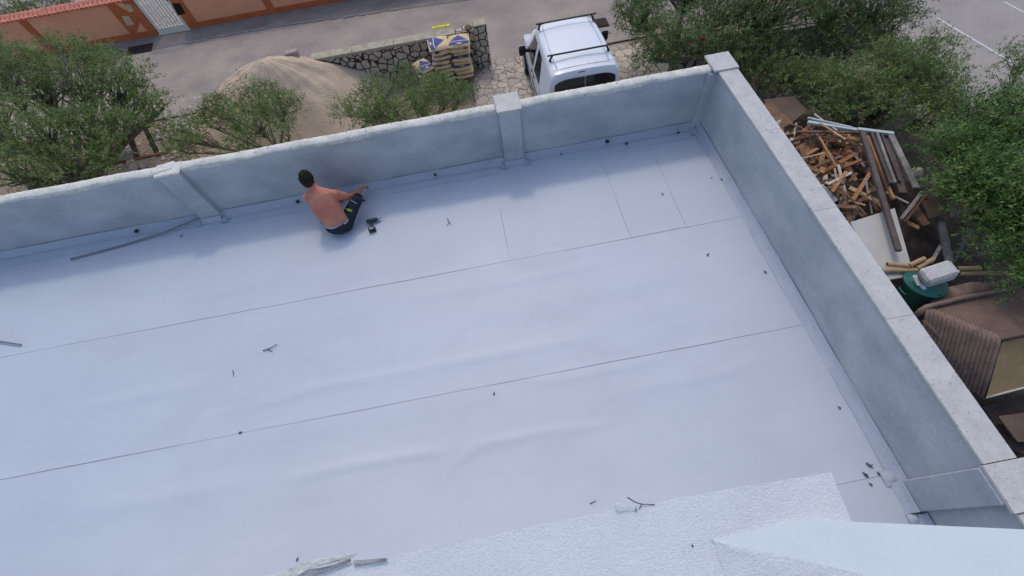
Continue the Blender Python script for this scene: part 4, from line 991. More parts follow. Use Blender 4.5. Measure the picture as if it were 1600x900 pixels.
for sgn in (-1, 1):
    sidepanel('side_window', [(.80, 1.08), (1.42, 1.08), (1.38, 1.62), (1.02, 1.60)], 'glass', sgn, .006)
    d_ = sidepanel('door_window', [(1.56, 1.08), (2.45, 1.05), (2.08, 1.56), (1.60, 1.62)], 'glass', sgn, .006)
    mb = MB()
    for y in (0.74, 1.49, 2.50): mb.tube([vp(side_x(y, z, sgn) + sgn * .002, y, z) for z in (.45, .7, 1.0)], .003, 5)
    mb.tube([vp(side_x(y, .62, sgn) + sgn * .002, y, .62) for y in (.4, 1, 1.7, 2.4)], .012, 6)
    mb.build('door_gap', M['trim'], va)
    for y in (1.36, 1.62): mb = MB(); mb.tube([vp(side_x(y, .93, sgn) + sgn*.014, y - .06, .93), vp(side_x(y, .93, sgn) + sgn*.022, y, .935), vp(side_x(y, .93, sgn) + sgn*.014, y + .09, .93)], [.010, .014, .010], 8); mb.build('door_handle', M['trim'], va)
    mr = MB(); c = vp(sgn * 1.05, 2.08, 1.20); mr.bevbox(c, (.085, 0, 0), (0, .045, 0), (0, 0, .125), .035); mr.tube([vp(sgn * .86, 2.12, 1.16), c], [.045, .04], 8); mo = mr.build('mirror', M['trim'], va)
    mr = MB(); mr.bevbox(c + V((0, .030, .006)), (.080, 0, 0), (0, .035, 0), (0, 0, .118), .033); mr.build('mirror_cover', M['van'], mo)
    for y in (.62, 2.95):
        wh = MB(); c = vp(sgn * .80, y, .31); wh.tube([c - V((sgn*.10, 0, 0)), c - V((sgn*.08, 0, 0)), c + V((sgn*.08, 0, 0)), c + V((sgn*.10, 0, 0))], [.27, .31, .31, .27], 28); wo = wh.build('wheel', M['tyre'], va)
        wh = MB(); wh.tube([c + V((sgn*.095, 0, 0)), c + V((sgn*.108, 0, 0))], [.20, .17], 20); wh.build('rim', M['darkmetal'], wo)
        ar = MB(); ar.tube([vp(side_x(y, .4, sgn) + sgn*.004, y - .36 * math.cos(t), .31 + .36 * math.sin(t)) for t in np.linspace(.1, math.pi-.1, 12)], .012, 6); ar.build('wheel_arch', M['trim'], va)
    tl = MB(); tl.bevbox(vp(sgn * .825, .025, 1.0), (.045, 0, 0), (0, .035, 0), (0, 0, .19), .02); tl.build('tail_light', M['red'], va)
# rear windows (twin doors), curved with the body
def rear_y(z): return float(np.interp(z, [.95, 1.15, 1.50, 1.69, 1.765, 1.785], [0, .0, .015, .04, .10, .22]))
for sgn, x0, x1 in ((-1, -.70, -.012), (1, .012, .70)):
    vs = []; fs = []
    for j in range(7):
        z = 1.10 + (1.665 - 1.10) * j / 6
        for i in range(7):
            x = x0 + (x1 - x0) * i / 6; e = .0; 
            zz = z; xx = x * (1 - .05 * (z - 1.12)); vs.append(vp(xx, rear_y(zz) - .020, zz - .10 * (abs(x) / .70) ** 6 * (j / 6)))
    for j in range(6):
        for i in range(6): a = j*7+i; fs.append((a, a+1, a+8, a+7))
    mb = MB(); mb.add(vs, fs, True); mb.build('rear_window', M['glass'], va)
mb = MB(); mb.tube([vp(0, rear_y(z) - .006, z) for z in (.5, .8, 1.1, 1.4, 1.6, 1.72)], .004, 6); mb.build('rear_door_gap', M['trim'], va)
mb = MB(); mb.tube([vp(x, rear_y(1.742) - .010, 1.745) for x in (-.14, -.07, 0)], .012, 8); mb.build('brake_light', M['red'], va)
mb = MB(); mb.bevbox(vp(0, -.04, .45), (.80, 0, 0), (0, .07, 0), (0, 0, .12), .03); mb.build('bumper', M['trim'], va)
mb = MB(); vs = [vp(x, y, z) for x, y, z in ((-.56, 2.72, 1.26), (.56, 2.72, 1.26), (.55, 2.32, 1.60), (-.55, 2.32, 1.60))]; vs = [v + V((0, .03, .03)) for v in vs]; mb.add(vs, [(0, 1, 2, 3)]); mb.add([v - V((0, .01, .01)) for v in vs], [(3, 2, 1, 0)]); mb.build('windscreen', M['glass'], va)
for x in (-.47, .47): mb = MB(); mb.tube([vp(x * 1.22, .24, 1.795), vp(x*1.25, .5, 1.806), vp(x*1.24, 1.3, 1.812), vp(x*1.18, 2.0, 1.778)], .005, 6); mb.build('roof_groove', M['darkmetal'], va)
mb = MB(); mb.tube([vp(x, .215, 1.790 + .018 * (1 - (x/.7)**2)) for x in (-.68, -.5, -.25, 0, .25, .5, .68)], .004, 6); mb.build('tailgate_gap', M['darkmetal'], va)
for y in (.59, 1.87):
    rb = MB(); rb.plank(vp(-.72, y, 1.905), vp(.72, y, 1.905), .045, .028, 0, .008); ro = rb.build('roof_bar', M['trim'], va)
    for sgn in (-1, 1):
        ft = MB(); ft.tube([vp(sgn * .66, y, 1.77), vp(sgn * .645, y, 1.83), vp(sgn * .60, y, 1.895)], [(.035, .030), (.028, .022), (.03, .015)], 10, ex=(0, 1, 0)); ft.build('bar_foot', M['trim'], ro)

# ============================================================ WOOD PILE AND JUNK on the right
ZP = -1.55
mb = MB(); poly = [P(1190, 190, -2.0), P(1310, 190, -2.0), P(1400, 205, -2.0), P(1475, 310, -2.0), P(1480, 430, -2.0), P(1330, 440, -2.0)]
cx = sum(p.x for p in poly) / 6; cy = sum(p.y for p in poly) / 6
vs = [(cx, cy, -1.80)]; fs = []
for ring, (s_, z) in enumerate(((.5, -1.85), (.85, -2.05), (1.15, -2.6))):
    for p in poly:
        for q in range(3):
            nx_ = poly[(poly.index(p)+1) % 6]; pp = p.lerp(nx_, q/3); vs.append((cx + (pp.x-cx)*s_ + random.uniform(-.05,.05), cy + (pp.y-cy)*s_ + random.uniform(-.05,.05), z + random.uniform(-.05, .05)))
for k in range(18): fs.append((0, 1+k, 1+(k+1) % 18))
for r_ in range(2):
    for k in range(18): a = 1+r_*18+k; b = 1+r_*18+(k+1) % 18; fs.append((a, a+18, b+18, b))
mb.add(vs, [tuple(reversed(f)) for f in fs]); tag(mb.build('timber_scrap', M['wood_dark']), 'dark mass of old scrap timber under the loose offcuts', 'scrap timber', kind='stuff')
# short offcuts
def inpoly(u, v, pl_):
    c = False; n = len(pl_)
    for i in range(n):
        x1, y1 = pl_[i]; x2, y2 = pl_[(i+1) % n]
        if (y1 > v) != (y2 > v) and u < (x2-x1)*(v-y1)/(y2-y1)+x1: c = not c
    return c
region = [(1190, 185), (1250, 196), (1345, 212), (1366, 290), (1376, 322), (1330, 338), (1310, 350), (1270, 310)]
rg = random.Random(11); cnt = 0; used_lab = set()
kinds = [('wood_tan', 'orange-tan'), ('wood_yellow', 'pale yellow'), ('wood_brown', 'brown'), ('wood_pale', 'whitish'), ('wood_rust', 'rust-red'), ('wood_grey', 'weathered grey')]
def zone(u, v):
    best = min([(math.hypot(u - a, v - b), n) for a, b, n in ((1222, 205, 'at the upper left tip of the heap'), (1262, 203, 'under the white rails at the left'), (1310, 215, 'under the white rails at the right'), (1250, 240, 'along the upper marble coping'),
        (1285, 235, 'left of the tan striped lath'), (1325, 245, 'between tan lath and long beam'), (1280, 290, 'along the lower marble coping'), (1310, 285, 'in the mid lower heap'), (1345, 280, 'beside the long dark beam at mid length'),
        (1300, 325, 'above the top corner of the white panel'), (1340, 325, 'at the foot left of the long beam'), (1375, 330, 'right of the long beam near the white panel'), (1370, 370, 'lying low beside the white panel'))])
    return best[1]
while cnt < 235:
    u = rg.uniform(1185, 1395); v = rg.uniform(185, 400)
    if not inpoly(u, v, region): continue
    z = -1.93 + .44 * (cnt / 235) + rg.uniform(-.05, .05); c = P(u, v, z)
    k = rg.choices(range(6), (26, 11, 36, 7, 18, 9))[0]
    L = rg.uniform(.12, .34) if rg.random() < .62 else rg.uniform(.34, .70); wd = rg.uniform(.025, .085); th = rg.uniform(.014, .035); ya = rg.gauss(1.2, .8) if rg.random() < .6 else rg.uniform(0, 3.14)
    if L < .2: wd *= 1.2
    d = V((math.cos(ya), math.sin(ya), rg.gauss(0, .22))).normalized() * L / 2
    shp = ('long' if L > .34 else 'short' if L < .2 else 'mid-length') + (' thin' if wd < .045 else ' wide' if wd > .07 else '')
    lay = 'buried' if cnt < 78 else 'topmost' if cnt > 160 else 'half-covered'
    lab = f'{lay} {shp} {kinds[k][1]} offcut {zone(u, v)}'
    if lab in used_lab: continue
    used_lab.add(lab); mb = MB(); mb.plank(c - d, c + d, wd, th, rg.gauss(0, .5), .003)
    o = mb.build('wood_offcut', M[kinds[k][0]]); tag(o, lab, 'wood offcut', 'wood offcuts on the scrap heap'); cnt += 1
def beam(a, b, za, zb, wd, th, m, label, name='timber_beam', cat='beam', roll=0):
    A = P(a[0], a[1], za); B = P(b[0], b[1], zb); mb = MB(); mb.plank(A, B, wd, th, roll, .004); return tag(mb.build(name, M[m]), label, cat)
beam((1347, 206), (1404, 392), -1.42, -1.34, .085, .06, 'beam', 'long dark brown beam lying across the heap down onto the white panel')
beam((1353, 208), (1396, 312), -1.50, -1.52, .045, .05, 'wood_tan', 'rotten orange-edged batten along the long dark beam', 'batten', 'batten')
beam((1361, 207), (1391, 287), -1.44, -1.44, .045, .05, 'beam', 'dark square batten, first right of the long dark beam', 'batten', 'batten')
beam((1369, 206), (1398, 286), -1.43, -1.43, .045, .05, 'wood_grey', 'grey square batten, second right of the long dark beam', 'batten', 'batten')
beam((1376, 208), (1406, 284), -1.45, -1.45, .04, .05, 'beam', 'dark narrow batten, third right of the long dark beam', 'batten', 'batten')
beam((1382, 212), (1411, 302), -1.50, -1.50, .13, .035, 'beam', 'wide dark brown board between the battens and the grey plank', 'board', 'board')
beam((1391, 209), (1432, 294), -1.44, -1.46, .10, .04, 'wood_grey', 'weathered light grey plank at the right side of the heap', 'plank', 'plank')
beam((1262, 191), (1338, 203), -1.42, -1.42, .07, .05, 'pvcwhite', 'thick white rail along the top edge of the wood heap', 'white_rail', 'rail')
beam((1340, 202), (1396, 209), -1.43, -1.43, .07, .05, 'pvcwhite', 'white rail piece at the top right end of the wood heap', 'white_rail', 'rail')
beam((1262, 184), (1331, 199), -1.38, -1.40, .03, .03, 'bagwhite', 'thin white strip above the thick white rail', 'white_strip', 'strip')
beam((1272, 178), (1308, 204), -1.41, -1.42, .03, .02, 'wood_pale', 'pale lath crossing the top of the white rails', 'lath', 'lath')
beam((1281, 192), (1321, 218), -1.36, -1.37, .035, .02, 'wood_yellow', 'clean yellow lath crossing the white rail downwards', 'lath', 'lath')
beam((1280, 214), (1307, 261), -1.36, -1.37, .035, .025, 'wood_tan', 'tan striped lath on the middle of the offcut heap', 'lath', 'lath')
beam((1246, 206), (1342, 207), -1.45, -1.45, .05, .04, 'wood_brown', 'long reddish-brown batten just below the white rails', 'batten', 'batten')
beam((1228, 224), (1275, 210), -1.46, -1.45, .05, .03, 'wood_dark', 'dark lath at the upper left of the heap beside the marble coping', 'lath', 'lath')
beam((1240, 251), (1288, 239), -1.45, -1.43, .03, .02, 'wood_yellow', 'yellowish lath crossing the left of the offcut heap', 'lath', 'lath')
beam((1251, 255), (1279, 268), -1.45, -1.47, .10, .03, 'wood_brown', 'broad brown board at the left edge of the offcut heap', 'board', 'board')
beam((1298, 322), (1338, 324), -1.47, -1.47, .08, .03, 'wood_brown', 'brown board near the bottom of the offcut heap', 'board', 'board')
beam((1300, 300), (1322, 268), -1.40, -1.40, .055, .03, 'wood_tan', 'bright tan block tilted in the lower heap', 'board', 'board')
beam((1293, 288), (1330, 270), -1.41, -1.41, .05, .03, 'wood_pale', 'whitish split board in the lower heap', 'board', 'board')
beam((1408, 342), (1441, 300), -1.45, -1.40, .05, .04, 'wood_grey', 'grey split stake standing out at lower right of the heap', 'stake', 'stake')
beam((1413, 347), (1446, 304), -1.50, -1.45, .04, .04, 'wood_brown', 'brown stake behind the grey split stake', 'stake', 'stake')
beam((1384, 300), (1420, 318), -1.55, -1.52, .04, .02, 'wood_grey', 'thin curved grey lath below the beams', 'lath', 'lath')
beam((1468, 340), (1484, 410), -1.75, -1.75, .10, .06, 'wood_grey', 'weathered upright post lying between the pipes and the brown sheet', 'post', 'post')
beam((1520, 355), (1488, 412), -1.75, -1.85, .04, .03, 'wood_grey', 'thin grey stick right of the weathered post', 'stick', 'stick')
beam((1470, 384), (1455, 410), -1.80, -1.80, .05, .02, 'wood_pale', 'pale short lath by the weathered post', 'lath', 'lath')
beam((1424, 320), (1448, 352), -1.65, -1.70, .16, .03, 'wood_brown', 'wide brown board end left of the brown sheet', 'board', 'board')
beam((1418, 348), (1436, 356), -1.62, -1.66, .09, .02, 'wood_tan', 'tan board end under the stakes', 'board', 'board')
# sheets
def sheet(px, z, th, m, name, label, cat='sheet'):
    q = [P(p[0], p[1], (p[2] if len(p) > 2 else z)) for p in px]; n = len(q); mb = MB()
    mb.add([tuple(p) for p in q] + [(p.x, p.y, p.z - th) for p in q], [tuple(range(n)), tuple(reversed(range(n, 2*n)))] + [(i, n+i, n+(i+1) % n, (i+1) % n) for i in range(n)])
    me = mb; o = me.build(name, M[m]); 
    import bmesh
    b = bmesh.new(); b.from_mesh(o.data); bmesh.ops.recalc_face_normals(b, faces=b.faces); b.to_mesh(o.data); b.free()
    return tag(o, label, cat)
sheet([(1329, 347), (1398, 325), (1428, 430), (1370, 440)], -1.50, .035, 'door', 'door_panel', 'large off-white laminate panel leaning below the wood heap', 'panel')
sheet([(1195, 155), (1240, 150), (1262, 172), (1232, 196), (1200, 180)], -1.85, .02, 'ply', 'plywood_sheet', 'brown plywood sheet above the wood heap near the parapet corner')
sheet([(1175, 165), (1205, 160), (1240, 192), (1210, 205)], -1.78, .02, 'wood_brown', 'plywood_sheet', 'tan-brown plywood sheet right beside the marble coping above the heap')
sheet([(1440, 313), (1478, 308), (1494, 332), (1452, 341)], -1.62, .02, 'ply', 'cardboard_sheet', 'reddish brown sheet under the right tree beside the stakes')
sheet([(1478, 309), (1486, 308), (1500, 338), (1488, 338)], -1.60, .03, 'wood_grey', 'grey_cloth', 'grey rag hanging over the end of the reddish brown sheet', 'rag')
rock(P(1433, 270, -1.7), .13, 'rubble', 'stone', 'pale stone under the right tree beside the grey plank', 'stone', seed=4)
# tan pipes
def pipe(a, b, z, r, label, z2=None):
    A = P(*a, z); B = P(*b, z2 or z); mb = MB(); d = (B - A).normalized()
    mb.tube([A, B], r, 16, cap=False); mb.tube([B, A], r * .84, 16, cap=False)
    mb2 = MB(); 
    # end rings
    n = 16
    for pnt, sg in ((A, -1), (B, 1)):
        ref = V((0, 0, 1)); s = d.cross(ref).normalized(); u = s.cross(d).normalized(); vs = []
        for k in range(n): t = 2*math.pi*k/n; vs.append(pnt + (s*math.cos(t)+u*math.sin(t))*r)
        for k in range(n): t = 2*math.pi*k/n; vs.append(pnt + (s*math.cos(t)+u*math.sin(t))*r*.84)
        mb.add(vs, [(k, (k+1) % n, n+(k+1) % n, n+k) for k in range(n)])
    mb.tube([A + d*.03, A + d*.04], r*.83, 12)
    return tag(mb.build('plastic_pipe', M['pvctan']), label, 'pipe', 'tan pipes by the green bin')
pipe((1386, 413), (1425, 416), -1.42, .035, 'tan pipe on top of the pile, short upper one left of the bin')
pipe((1377, 423), (1432, 422), -1.46, .038, 'tan pipe left of the bin, middle one of three open ends')
pipe((1380, 432), (1530, 425), -1.58, .035, 'tan pipe left of the bin, lowest of three open ends')
pipe((1420, 415), (1444, 404), -1.40, .036, 'tan pipe slanting up behind the bin, nearer one')
pipe((1432, 420), (1458, 405), -1.44, .036, 'tan pipe slanting up behind the bin, farther one')
pipe((1495, 420), (1530, 419), -1.50, .038, 'tan pipe sticking out right of the white canister, upper one')
pipe((1498, 428), (1575, 427), -1.55, .040, 'tan pipe sticking out right of the white canister, lower long one')
# green bin, tilted
c_r = P(1447, 441, -1.42); ax = (P(1447, 441, -1.42) - P(1412, 474, -1.95)).normalized()
bn = thing('green_bin', c_r - ax * .75, 'dark green plastic bin tilted beside the marble coping', 'bin')
bz = c_r - ax * .72
mb = MB()
mb.tube([bz, bz + ax*.04, c_r - ax*.05, c_r - ax*.045, c_r, c_r + ax * .002, c_r - ax*.02, bz + ax*.06, bz + ax*.05], [.17, .19, .262, .285, .290, .262, .252, .18, .02], 36, cap=False)
mb.build('bin_body', M['bin'], bn)
sd2 = ax.cross(V((0, 0, 1))).normalized(); fr = ax.cross(sd2).normalized()
best = None
for k in range(36):
    t = 2*math.pi*k/36; dv = sd2*math.cos(t)+fr*math.sin(t)
    tgt = P(1427, 452, -1.55); dd_ = (c_r - ax*.12 + dv*.262 - tgt).length
    if best is None or dd_ < best[0]: best = (dd_, dv)
dv = best[1]; tv = ax.cross(dv).normalized(); hc = c_r - ax*.13 + dv*.265
mb = MB(); mb.tube([hc - tv*.07, hc - tv*.065 + dv*.03 - ax*.02, hc + tv*.065 + dv*.03 - ax*.02, hc + tv*.07], .010, 8); mb.build('bin_handle', M['bin'], bn)
# white canister in the bin
ca = P(1440, 436, -1.30); cb = P(1490, 420, -1.12); ax2 = (cb - ca).normalized(); s2 = ax2.cross(V((0, 0, 1))).normalized(); u2 = s2.cross(ax2)
jg = thing('white_canister', ca, 'dusty white square canister lying in the mouth of the green bin', 'canister')
mb = MB(); mb.bevbox((ca + cb) / 2, (cb - ca) / 2, s2 * .125, u2 * .12, .035); mb.build('canister_body', M['jug'], jg)
mb = MB(); e = cb + ax2 * .0; mb.tube([e + s2*.07 + u2*.03, e + s2*.07 + u2*.03 + ax2*.02], .022, 14); mb.tube([e - s2*.05, e - s2*.05 + ax2*.018, e + s2*.03 + ax2*.018, e + s2*.03], .010, 8); mb.build('canister_lid', M['jug'], jg)
mb = MB(); q = P(1429, 430, -1.33); mb.plank(q, P(1436, 446, -1.36), .06, .02); mb.plank(P(1434, 442, -1.36), P(1446, 452, -1.38), .05, .02, .6); tag(mb.build('crumpled_plastic', M['bagwhite']), 'crumpled pale plastic strip on the rim of the green bin', 'plastic')
# sofa (upturned)
so = thing('sofa', P(1530, 560, -2.3), 'upturned brown sofa with ribbed cover outside the right parapet', 'sofa')
A_ = P(1446, 486, -1.42); B_ = P(1563, 533, -1.30); C_ = P(1537, 622, -1.85); D_ = P(1430, 560, -2.0); E_ = P(1660, 512, -1.25); F_ = P(1650, 428, -1.50)
mb = MB(); lo = [V((p.x, p.y, -2.55)) for p in (A_, B_, E_, F_)]
mb.add([A_, B_, E_, F_], [(0, 1, 2, 3)]); mb.add([A_, F_, lo[3], lo[0], B_, E_, lo[2], lo[1]], [(0, 1, 2, 3)])
mb.build('sofa_base_cloth', M['sofa'], so)
mb = MB(); K = 17
for i in range(K):
    t0 = (i + .5) / K; a = A_.lerp(B_, t0); b = D_.lerp(C_, t0); w_ = (B_ - A_).length / K * .56
    nrm = (B_ - A_).cross(D_ - A_).normalized(); nrm = nrm if nrm.z > 0 else -nrm
    mb.tube([a + V((.03, .10, -.01)), a + nrm*.02, a.lerp(b, .08) + nrm * .035, a.lerp(b, .5) + nrm*.02, b], [w_*.8, w_, w_, w_, w_], 10)
mb.add([A_, B_, C_, D_], [(0, 1, 2, 3)])
mb.build('ribbed_cover', M['sofarib'], so)
G_ = P(1660, 590, -1.85)
mb = MB(); off = (E_ - B_).normalized() * .0
mb.add([B_ + V((0,0,-.01)), E_ + V((0,0,-.01)), G_, C_ ], [(0, 1, 2, 3)]); n0 = (E_-B_).cross(C_-B_).normalized() * .03
mb.add([B_ + n0, E_ + n0, G_ + n0, C_ + n0], [(3, 2, 1, 0)]); mb.build('end_board', M['sofaend'], so)
mb = MB(); mb.tube([C_, G_], .016, 8); mb.build('pale_edge_strip', M['wood_pale'], so)
mb = MB(); mb.tube([B_ - V((0, 0, .02)), C_], [.030, .022], 8); mb.tube([B_ + V((0,0,.012)), E_ + V((0,0,.012))], .02, 8); mb.build('edge_binding', M['wood_dark'], so)
mb = MB()
pts = [A_ + V((-.03, .0, -.25)), A_ + V((-.03, .02, -.02)), A_ + V((.03, .05, .03)), P(1500, 466, -1.38), P(1550, 457, -1.40), P(1600, 446, -1.44)]
mb.tube(pts, [.03, .05, .035, .035, .03, .02], 12); mb.tube([P(1458, 474, -1.50), P(1490, 460, -1.46), P(1525, 451, -1.48), P(1570, 447, -1.55)], [(.05, .03), (.13, .05), (.12, .05), (.06, .03)], 14, ex=(.3, 1, 0)); mb.build('rolled_cover', M['sofarib'], so)
mb = MB(); a = P(1443, 500, -1.5); b = P(1478, 545, -1.7); mb.tube([a, a.lerp(b, .5) + V((0, 0, .03)), b], [.03, .045, .06], 10); mb.build('cover_fold', M['sofa'], so)
sheet([(1535, 635), (1620, 610), (1620, 720), (1580, 700)], -2.25, .03, 'wood_dark', 'board', 'dark weathered board on the ground below the sofa', 'board')
sheet([(1560, 650), (1640, 640), (1640, 690), (1590, 690)], -2.10, .03, 'ply', 'board', 'brown board on top of the dark one below the sofa', 'board')

# ============================================================ TREES
def tree(name, base, blobs, label, cat, leafm='leaf_olive', nclump=70, nsprig=9, nleaf=9, LL=.065, LW=.016, cr=(.20, .36), seed=1, droop=0.0, group=None, trunk_r=.09, lean=None, flat=.75, vis=True):
    rs = np.random.RandomState(seed); t0 = thing(name, base, label, cat, group); base = V(base)
    nclump = int(nclump * 1.75); wts = np.array([b[3] ** 2 for b in blobs]); wts = wts / wts.sum(); clumps = []; owners = []
    for _ in range(nclump):
        k = rs.choice(len(blobs), p=wts); b = blobs[k]; d = rs.normal(size=3); d /= np.linalg.norm(d)
        if d[2] < -.35: d[2] *= -1
        r = b[3] * (rs.uniform(.25, 1.0) ** .5); clumps.append(np.array([b[0] + d[0]*r, b[1] + d[1]*r, b[2] + d[2]*r*flat])); owners.append(k)
    # limbs
    mb = MB(); fork = base + V((0, 0, max(.25, (blobs[0][2] - base.z) * .42)))
    if lean: fork += V(lean)
    mb.tube([base - V((0, 0, .1)), base + (fork - base) * .5 + V((.04, -.03, 0)), fork], [trunk_r * 1.3, trunk_r, trunk_r * .85], 10)
    cen = []
    for b in blobs:
        c = V(b[:3]) - V((0, 0, b[3] * .25)); mid = fork.lerp(c, .5) + V(tuple(rs.uniform(-.1, .1, 3))); mb.tube([fork, mid, c], [trunk_r * .7, trunk_r * .5, trunk_r * .28], 8); cen.append((mid, c))
    for c, k in zip(clumps, owners):
        mid, cc = cen[k]; p0 = mid.lerp(cc, rs.uniform(.2, 1)); p1 = V(tuple(c)); m1 = p0.lerp(p1, .55) + V(tuple(rs.uniform(-.07, .07, 3)))
        mb.tube([p0, m1, p1], [trunk_r * .22, trunk_r * .13, .005], 5)
    mb.build('trunk', M['bark'], t0)
    # leaves
    NS = nclump * nsprig; C = np.repeat(np.array(clumps), nsprig, 0); rad = np.repeat(rs.uniform(cr[0], cr[1], nclump), nsprig)
    d = rs.normal(size=(NS, 3)); d /= np.linalg.norm(d, axis=1)[:, None]; d[:, 2] = np.abs(d[:, 2]) * .9 - .25
    S0 = C + d * (rad * rs.uniform(.1, 1, NS) ** .6)[:, None]
    sd_ = d + rs.normal(size=(NS, 3)) * .35; sd_[:, 2] += .15 - droop; sd_ /= np.linalg.norm(sd_, axis=1)[:, None]
    SL = rs.uniform(.10, .24, NS)
    NL = NS * nleaf; t = np.tile(np.linspace(.1, 1, nleaf), NS)
    P0 = np.repeat(S0, nleaf, 0) + np.repeat(sd_ * SL[:, None], nleaf, 0) * t[:, None]
    P0[:, 2] -= droop * .10 * t ** 2
    D = np.repeat(sd_, nleaf, 0); Rn = rs.normal(size=(NL, 3)); Rn -= D * (Rn * D).sum(1)[:, None]; Rn /= np.linalg.norm(Rn, axis=1)[:, None]
    Ld = D * .55 + Rn * .85; Ld[:, 2] -= droop * .6; Ld /= np.linalg.norm(Ld, axis=1)[:, None]
    Wd = np.cross(Ld, rs.normal(size=(NL, 3)) * .5 + np.array([0, 0, 1.0])); Wd /= np.linalg.norm(Wd, axis=1)[:, None]
    l = (LL * rs.uniform(.6, 1.25, NL))[:, None]; wv = (LW * rs.uniform(.7, 1.25, NL))[:, None]
    v = np.empty((NL, 4, 3)); v[:, 0] = P0; v[:, 1] = P0 + Ld * l * .45 + Wd * wv * .5; v[:, 2] = P0 + Ld * l; v[:, 3] = P0 + Ld * l * .45 - Wd * wv * .5
    v[:, 2, 2] -= (l[:, 0]) * .12
    v -= np.array(tuple(base)); me = bpy.data.meshes.new('crown')
    me.vertices.add(NL * 4); me.vertices.foreach_set('co', v.reshape(-1)); me.loops.add(NL * 4); me.loops.foreach_set('vertex_index', np.arange(NL * 4, dtype=np.int32))
    me.polygons.add(NL); me.polygons.foreach_set('loop_start', np.arange(0, NL * 4, 4, dtype=np.int32)); me.polygons.foreach_set('loop_total', np.full(NL, 4, dtype=np.int32))
    me.materials.append(M[leafm]); me.update(calc_edges=True); me.validate()
    o = bpy.data.objects.new('crown', me); COL.objects.link(o); o.parent = t0
    return t0
def B(u, v, z, r): p = P(u, v, z); return (p.x, p.y, p.z, r)
def gp(u, v, dz=0): p = P(u, v, G); return V((p.x, p.y, G + gz(p.x, p.y)))
g1 = 'olive trees in the yard behind the building'
def under(b, dx=0, dy=0): return V((b[0] + dx, b[1] + dy, G))
bl = [B(60, 130, -.9, 1.0), B(130, 120, -.9, .95), B(190, 140, -1.0, .8), B(60, 220, -.7, .9), B(150, 210, -.9, .75), B(-30, 190, -.6, .9), B(110, 260, -.9, .6), B(225, 150, -1.2, .5), B(15, 275, -.5, .55), B(250, 165, -1.2, .38), B(205, 190, -1.1, .5), B(170, 245, -1.0, .42), B(60, 285, -.7, .45), B(165, 272, -.95, .30), B(-10, 110, -.8, .9), B(100, 80, -1.2, .5)]
tree('olive_tree', under(bl[3], -.6, -.3), bl, 'big windblown olive tree at the far left behind the parapet', 'olive tree', nclump=225, nsprig=12, nleaf=11, LL=.075, LW=.020, seed=1, trunk_r=.12, lean=(.3, .2, 0))
bl = [B(400, 150, -1.5, .50), B(350, 180, -1.45, .50), B(440, 170, -1.45, .48), B(400, 195, -1.3, .5), B(300, 215, -1.2, .45), B(450, 205, -1.2, .4), B(262, 212, -1.5, .36), B(318, 190, -1.45, .38), B(285, 235, -1.2, .30), B(375, 225, -1.15, .34)]
tree('olive_tree', under(bl[3]), bl, 'airy young olive tree in front of the left flank of the sand heap', 'olive tree', nclump=105, nsprig=10, nleaf=10, LL=.065, LW=.016, cr=(.14, .27), seed=2, trunk_r=.05)
bl = [B(585, 145, -1.5, .42), B(640, 130, -1.6, .45), B(690, 140, -1.6, .38), B(718, 152, -1.5, .28), B(600, 175, -1.25, .42), B(655, 165, -1.4, .40), B(550, 175, -1.3, .34), B(700, 155, -1.3, .34), B(625, 190, -1.2, .3), B(580, 190, -1.2, .30)]
tree('olive_tree', under(bl[5]), bl, 'small many-stemmed olive tree before the stone wall and cement bags', 'olive tree', nclump=112, nsprig=10, nleaf=10, LL=.060, LW=.015, cr=(.13, .25), seed=3, trunk_r=.045)
bl = [B(1000, 30, -1.6, .75), B(1060, 60, -1.4, .75), B(1130, 20, -1.5, .95), B(1020, 85, -1.6, .5), B(1130, 80, -1.7, .65), B(1220, 20, -1.4, .95), B(1190, 80, -1.8, .6), B(1080, -30, -1.4, 1.0)]
tree('pepper_tree', under(bl[1], .3, .6), bl, 'dense dark drooping bush tree right of the white van', 'tree', 'leaf_bush', nclump=230, nsprig=13, nleaf=11, LL=.075, LW=.017, seed=4, droop=.35, trunk_r=.10)
bl = [B(1300, 20, -1.5, .85), B(1370, 10, -1.4, .85), B(1330, 60, -1.7, .6), B(1280, 70, -1.9, .5), B(1400, 40, -1.6, .45)]
tree('olive_tree', under(bl[2]), bl, 'dark olive tree at the top edge near the parking lot', 'olive tree', 'leaf_bush', nclump=105, nsprig=11, nleaf=10, LL=.07, LW=.018, seed=5, trunk_r=.09)
bl = [B(1330, 140, -1.6, .65), B(1400, 110, -1.5, .62), B(1450, 90, -1.5, .50), B(1260, 130, -1.9, .50), B(1380, 170, -1.6, .62), B(1460, 140, -1.4, .55), B(1300, 175, -1.8, .40), B(1225, 120, -1.9, .45), B(1470, 190, -1.5, .45)]
tree('olive_tree', under(bl[4]), bl, 'broad yellowish-green olive tree just above the wood heap', 'olive tree', 'leaf_olive', nclump=150, nsprig=10, nleaf=10, LL=.075, LW=.018, seed=6, trunk_r=.10, lean=(.1, .1, 0))
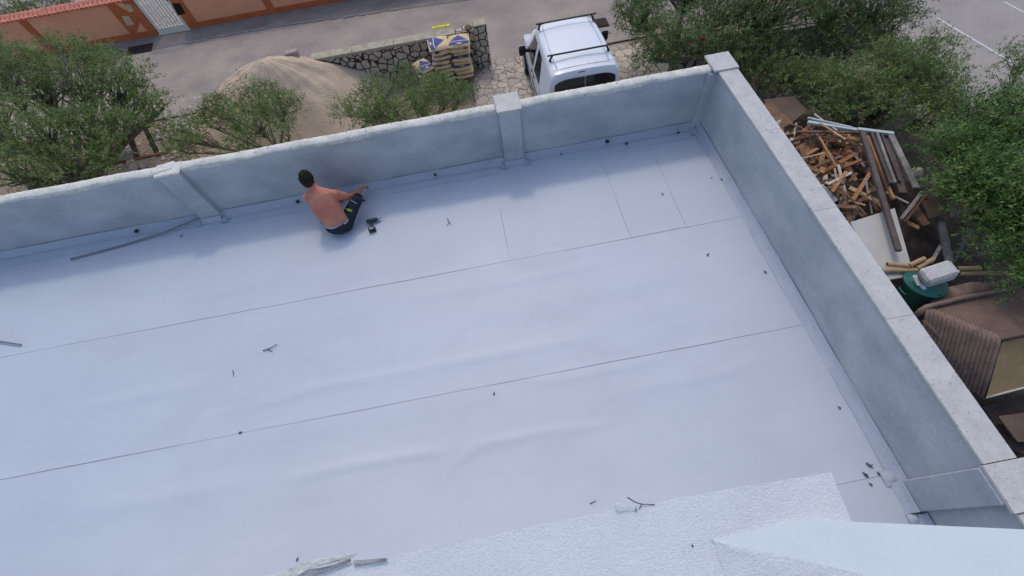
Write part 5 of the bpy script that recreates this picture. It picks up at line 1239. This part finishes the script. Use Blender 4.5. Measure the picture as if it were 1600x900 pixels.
bl = [B(1560, 200, -1.0, .62), B(1500, 240, -1.1, .52), B(1570, 290, -.8, .62), B(1500, 300, -1.1, .42), B(1610, 350, -.8, .5), B(1570, 400, -1.0, .35), B(1640, 230, -.7, .7), B(1480, 235, -1.3, .35), B(1600, 440, -1.0, .28), B(1540, 345, -1.0, .35)]
tree('laurel_tree', under(bl[6], .6, 0), bl, 'bright green leafy tree overhanging the junk at the right edge', 'tree', 'leaf_bright', nclump=190, nsprig=10, nleaf=10, LL=.080, LW=.022, cr=(.16, .30), seed=7, trunk_r=.09)
bl = [B(1600, 95, -1.2, .40), B(1580, 130, -1.3, .32), B(1640, 110, -1.1, .5)]
tree('olive_tree', under(bl[2]), bl, 'sparse olive branches at the right photo edge below the parking line', 'olive tree', 'leaf_olive', nclump=30, nsprig=9, nleaf=9, LL=.065, LW=.017, seed=8, trunk_r=.05)
y_ = 13.6
bl = [(-19.6, y_, -2.2, .7), (-18.6, y_+.1, -2.3, .6), (-17.6, y_+.2, -2.2, .6), (-16.8, y_+.5, -2.1, .6), (-20.8, y_, -2.2, .6)]
tree('garden_shrub', (-18.5, y_, G), bl, 'green shrubs behind the orange street wall at the top left corner', 'shrub', 'leaf_bush', nclump=80, nsprig=9, nleaf=9, LL=.08, LW=.022, seed=9, trunk_r=.04)
bl = [B(1190, 130, -2.3, .40), B(1215, 150, -2.4, .32), B(1160, 110, -2.3, .35), B(1260, 160, -2.3, .35)]
tree('low_bush', under(bl[0]), bl, 'low dark bush at the outer corner of the parapet', 'bush', 'leaf_bush', nclump=45, nsprig=9, nleaf=9, LL=.05, LW=.016, seed=10, trunk_r=.03)
# pink flower in the bush tree
c = P(1097, 63, -1.0); fl = MB()
for k in range(14):
    d = V((random.gauss(0, 1), random.gauss(0, 1), abs(random.gauss(0, 1)))).normalized(); s = d.cross(V((.3, .5, .2))).normalized() * .03
    fl.add([c, c + d*.045 + s, c + d*.08, c + d*.045 - s], [(0, 1, 2, 3)])
M['pink'] = mat('pink_petal', (0.40, 0.05, 0.12), rough=.6); tag(fl.build('pink_flower', M['pink']), 'single dark pink flower in the bush tree near the parapet corner', 'flower')
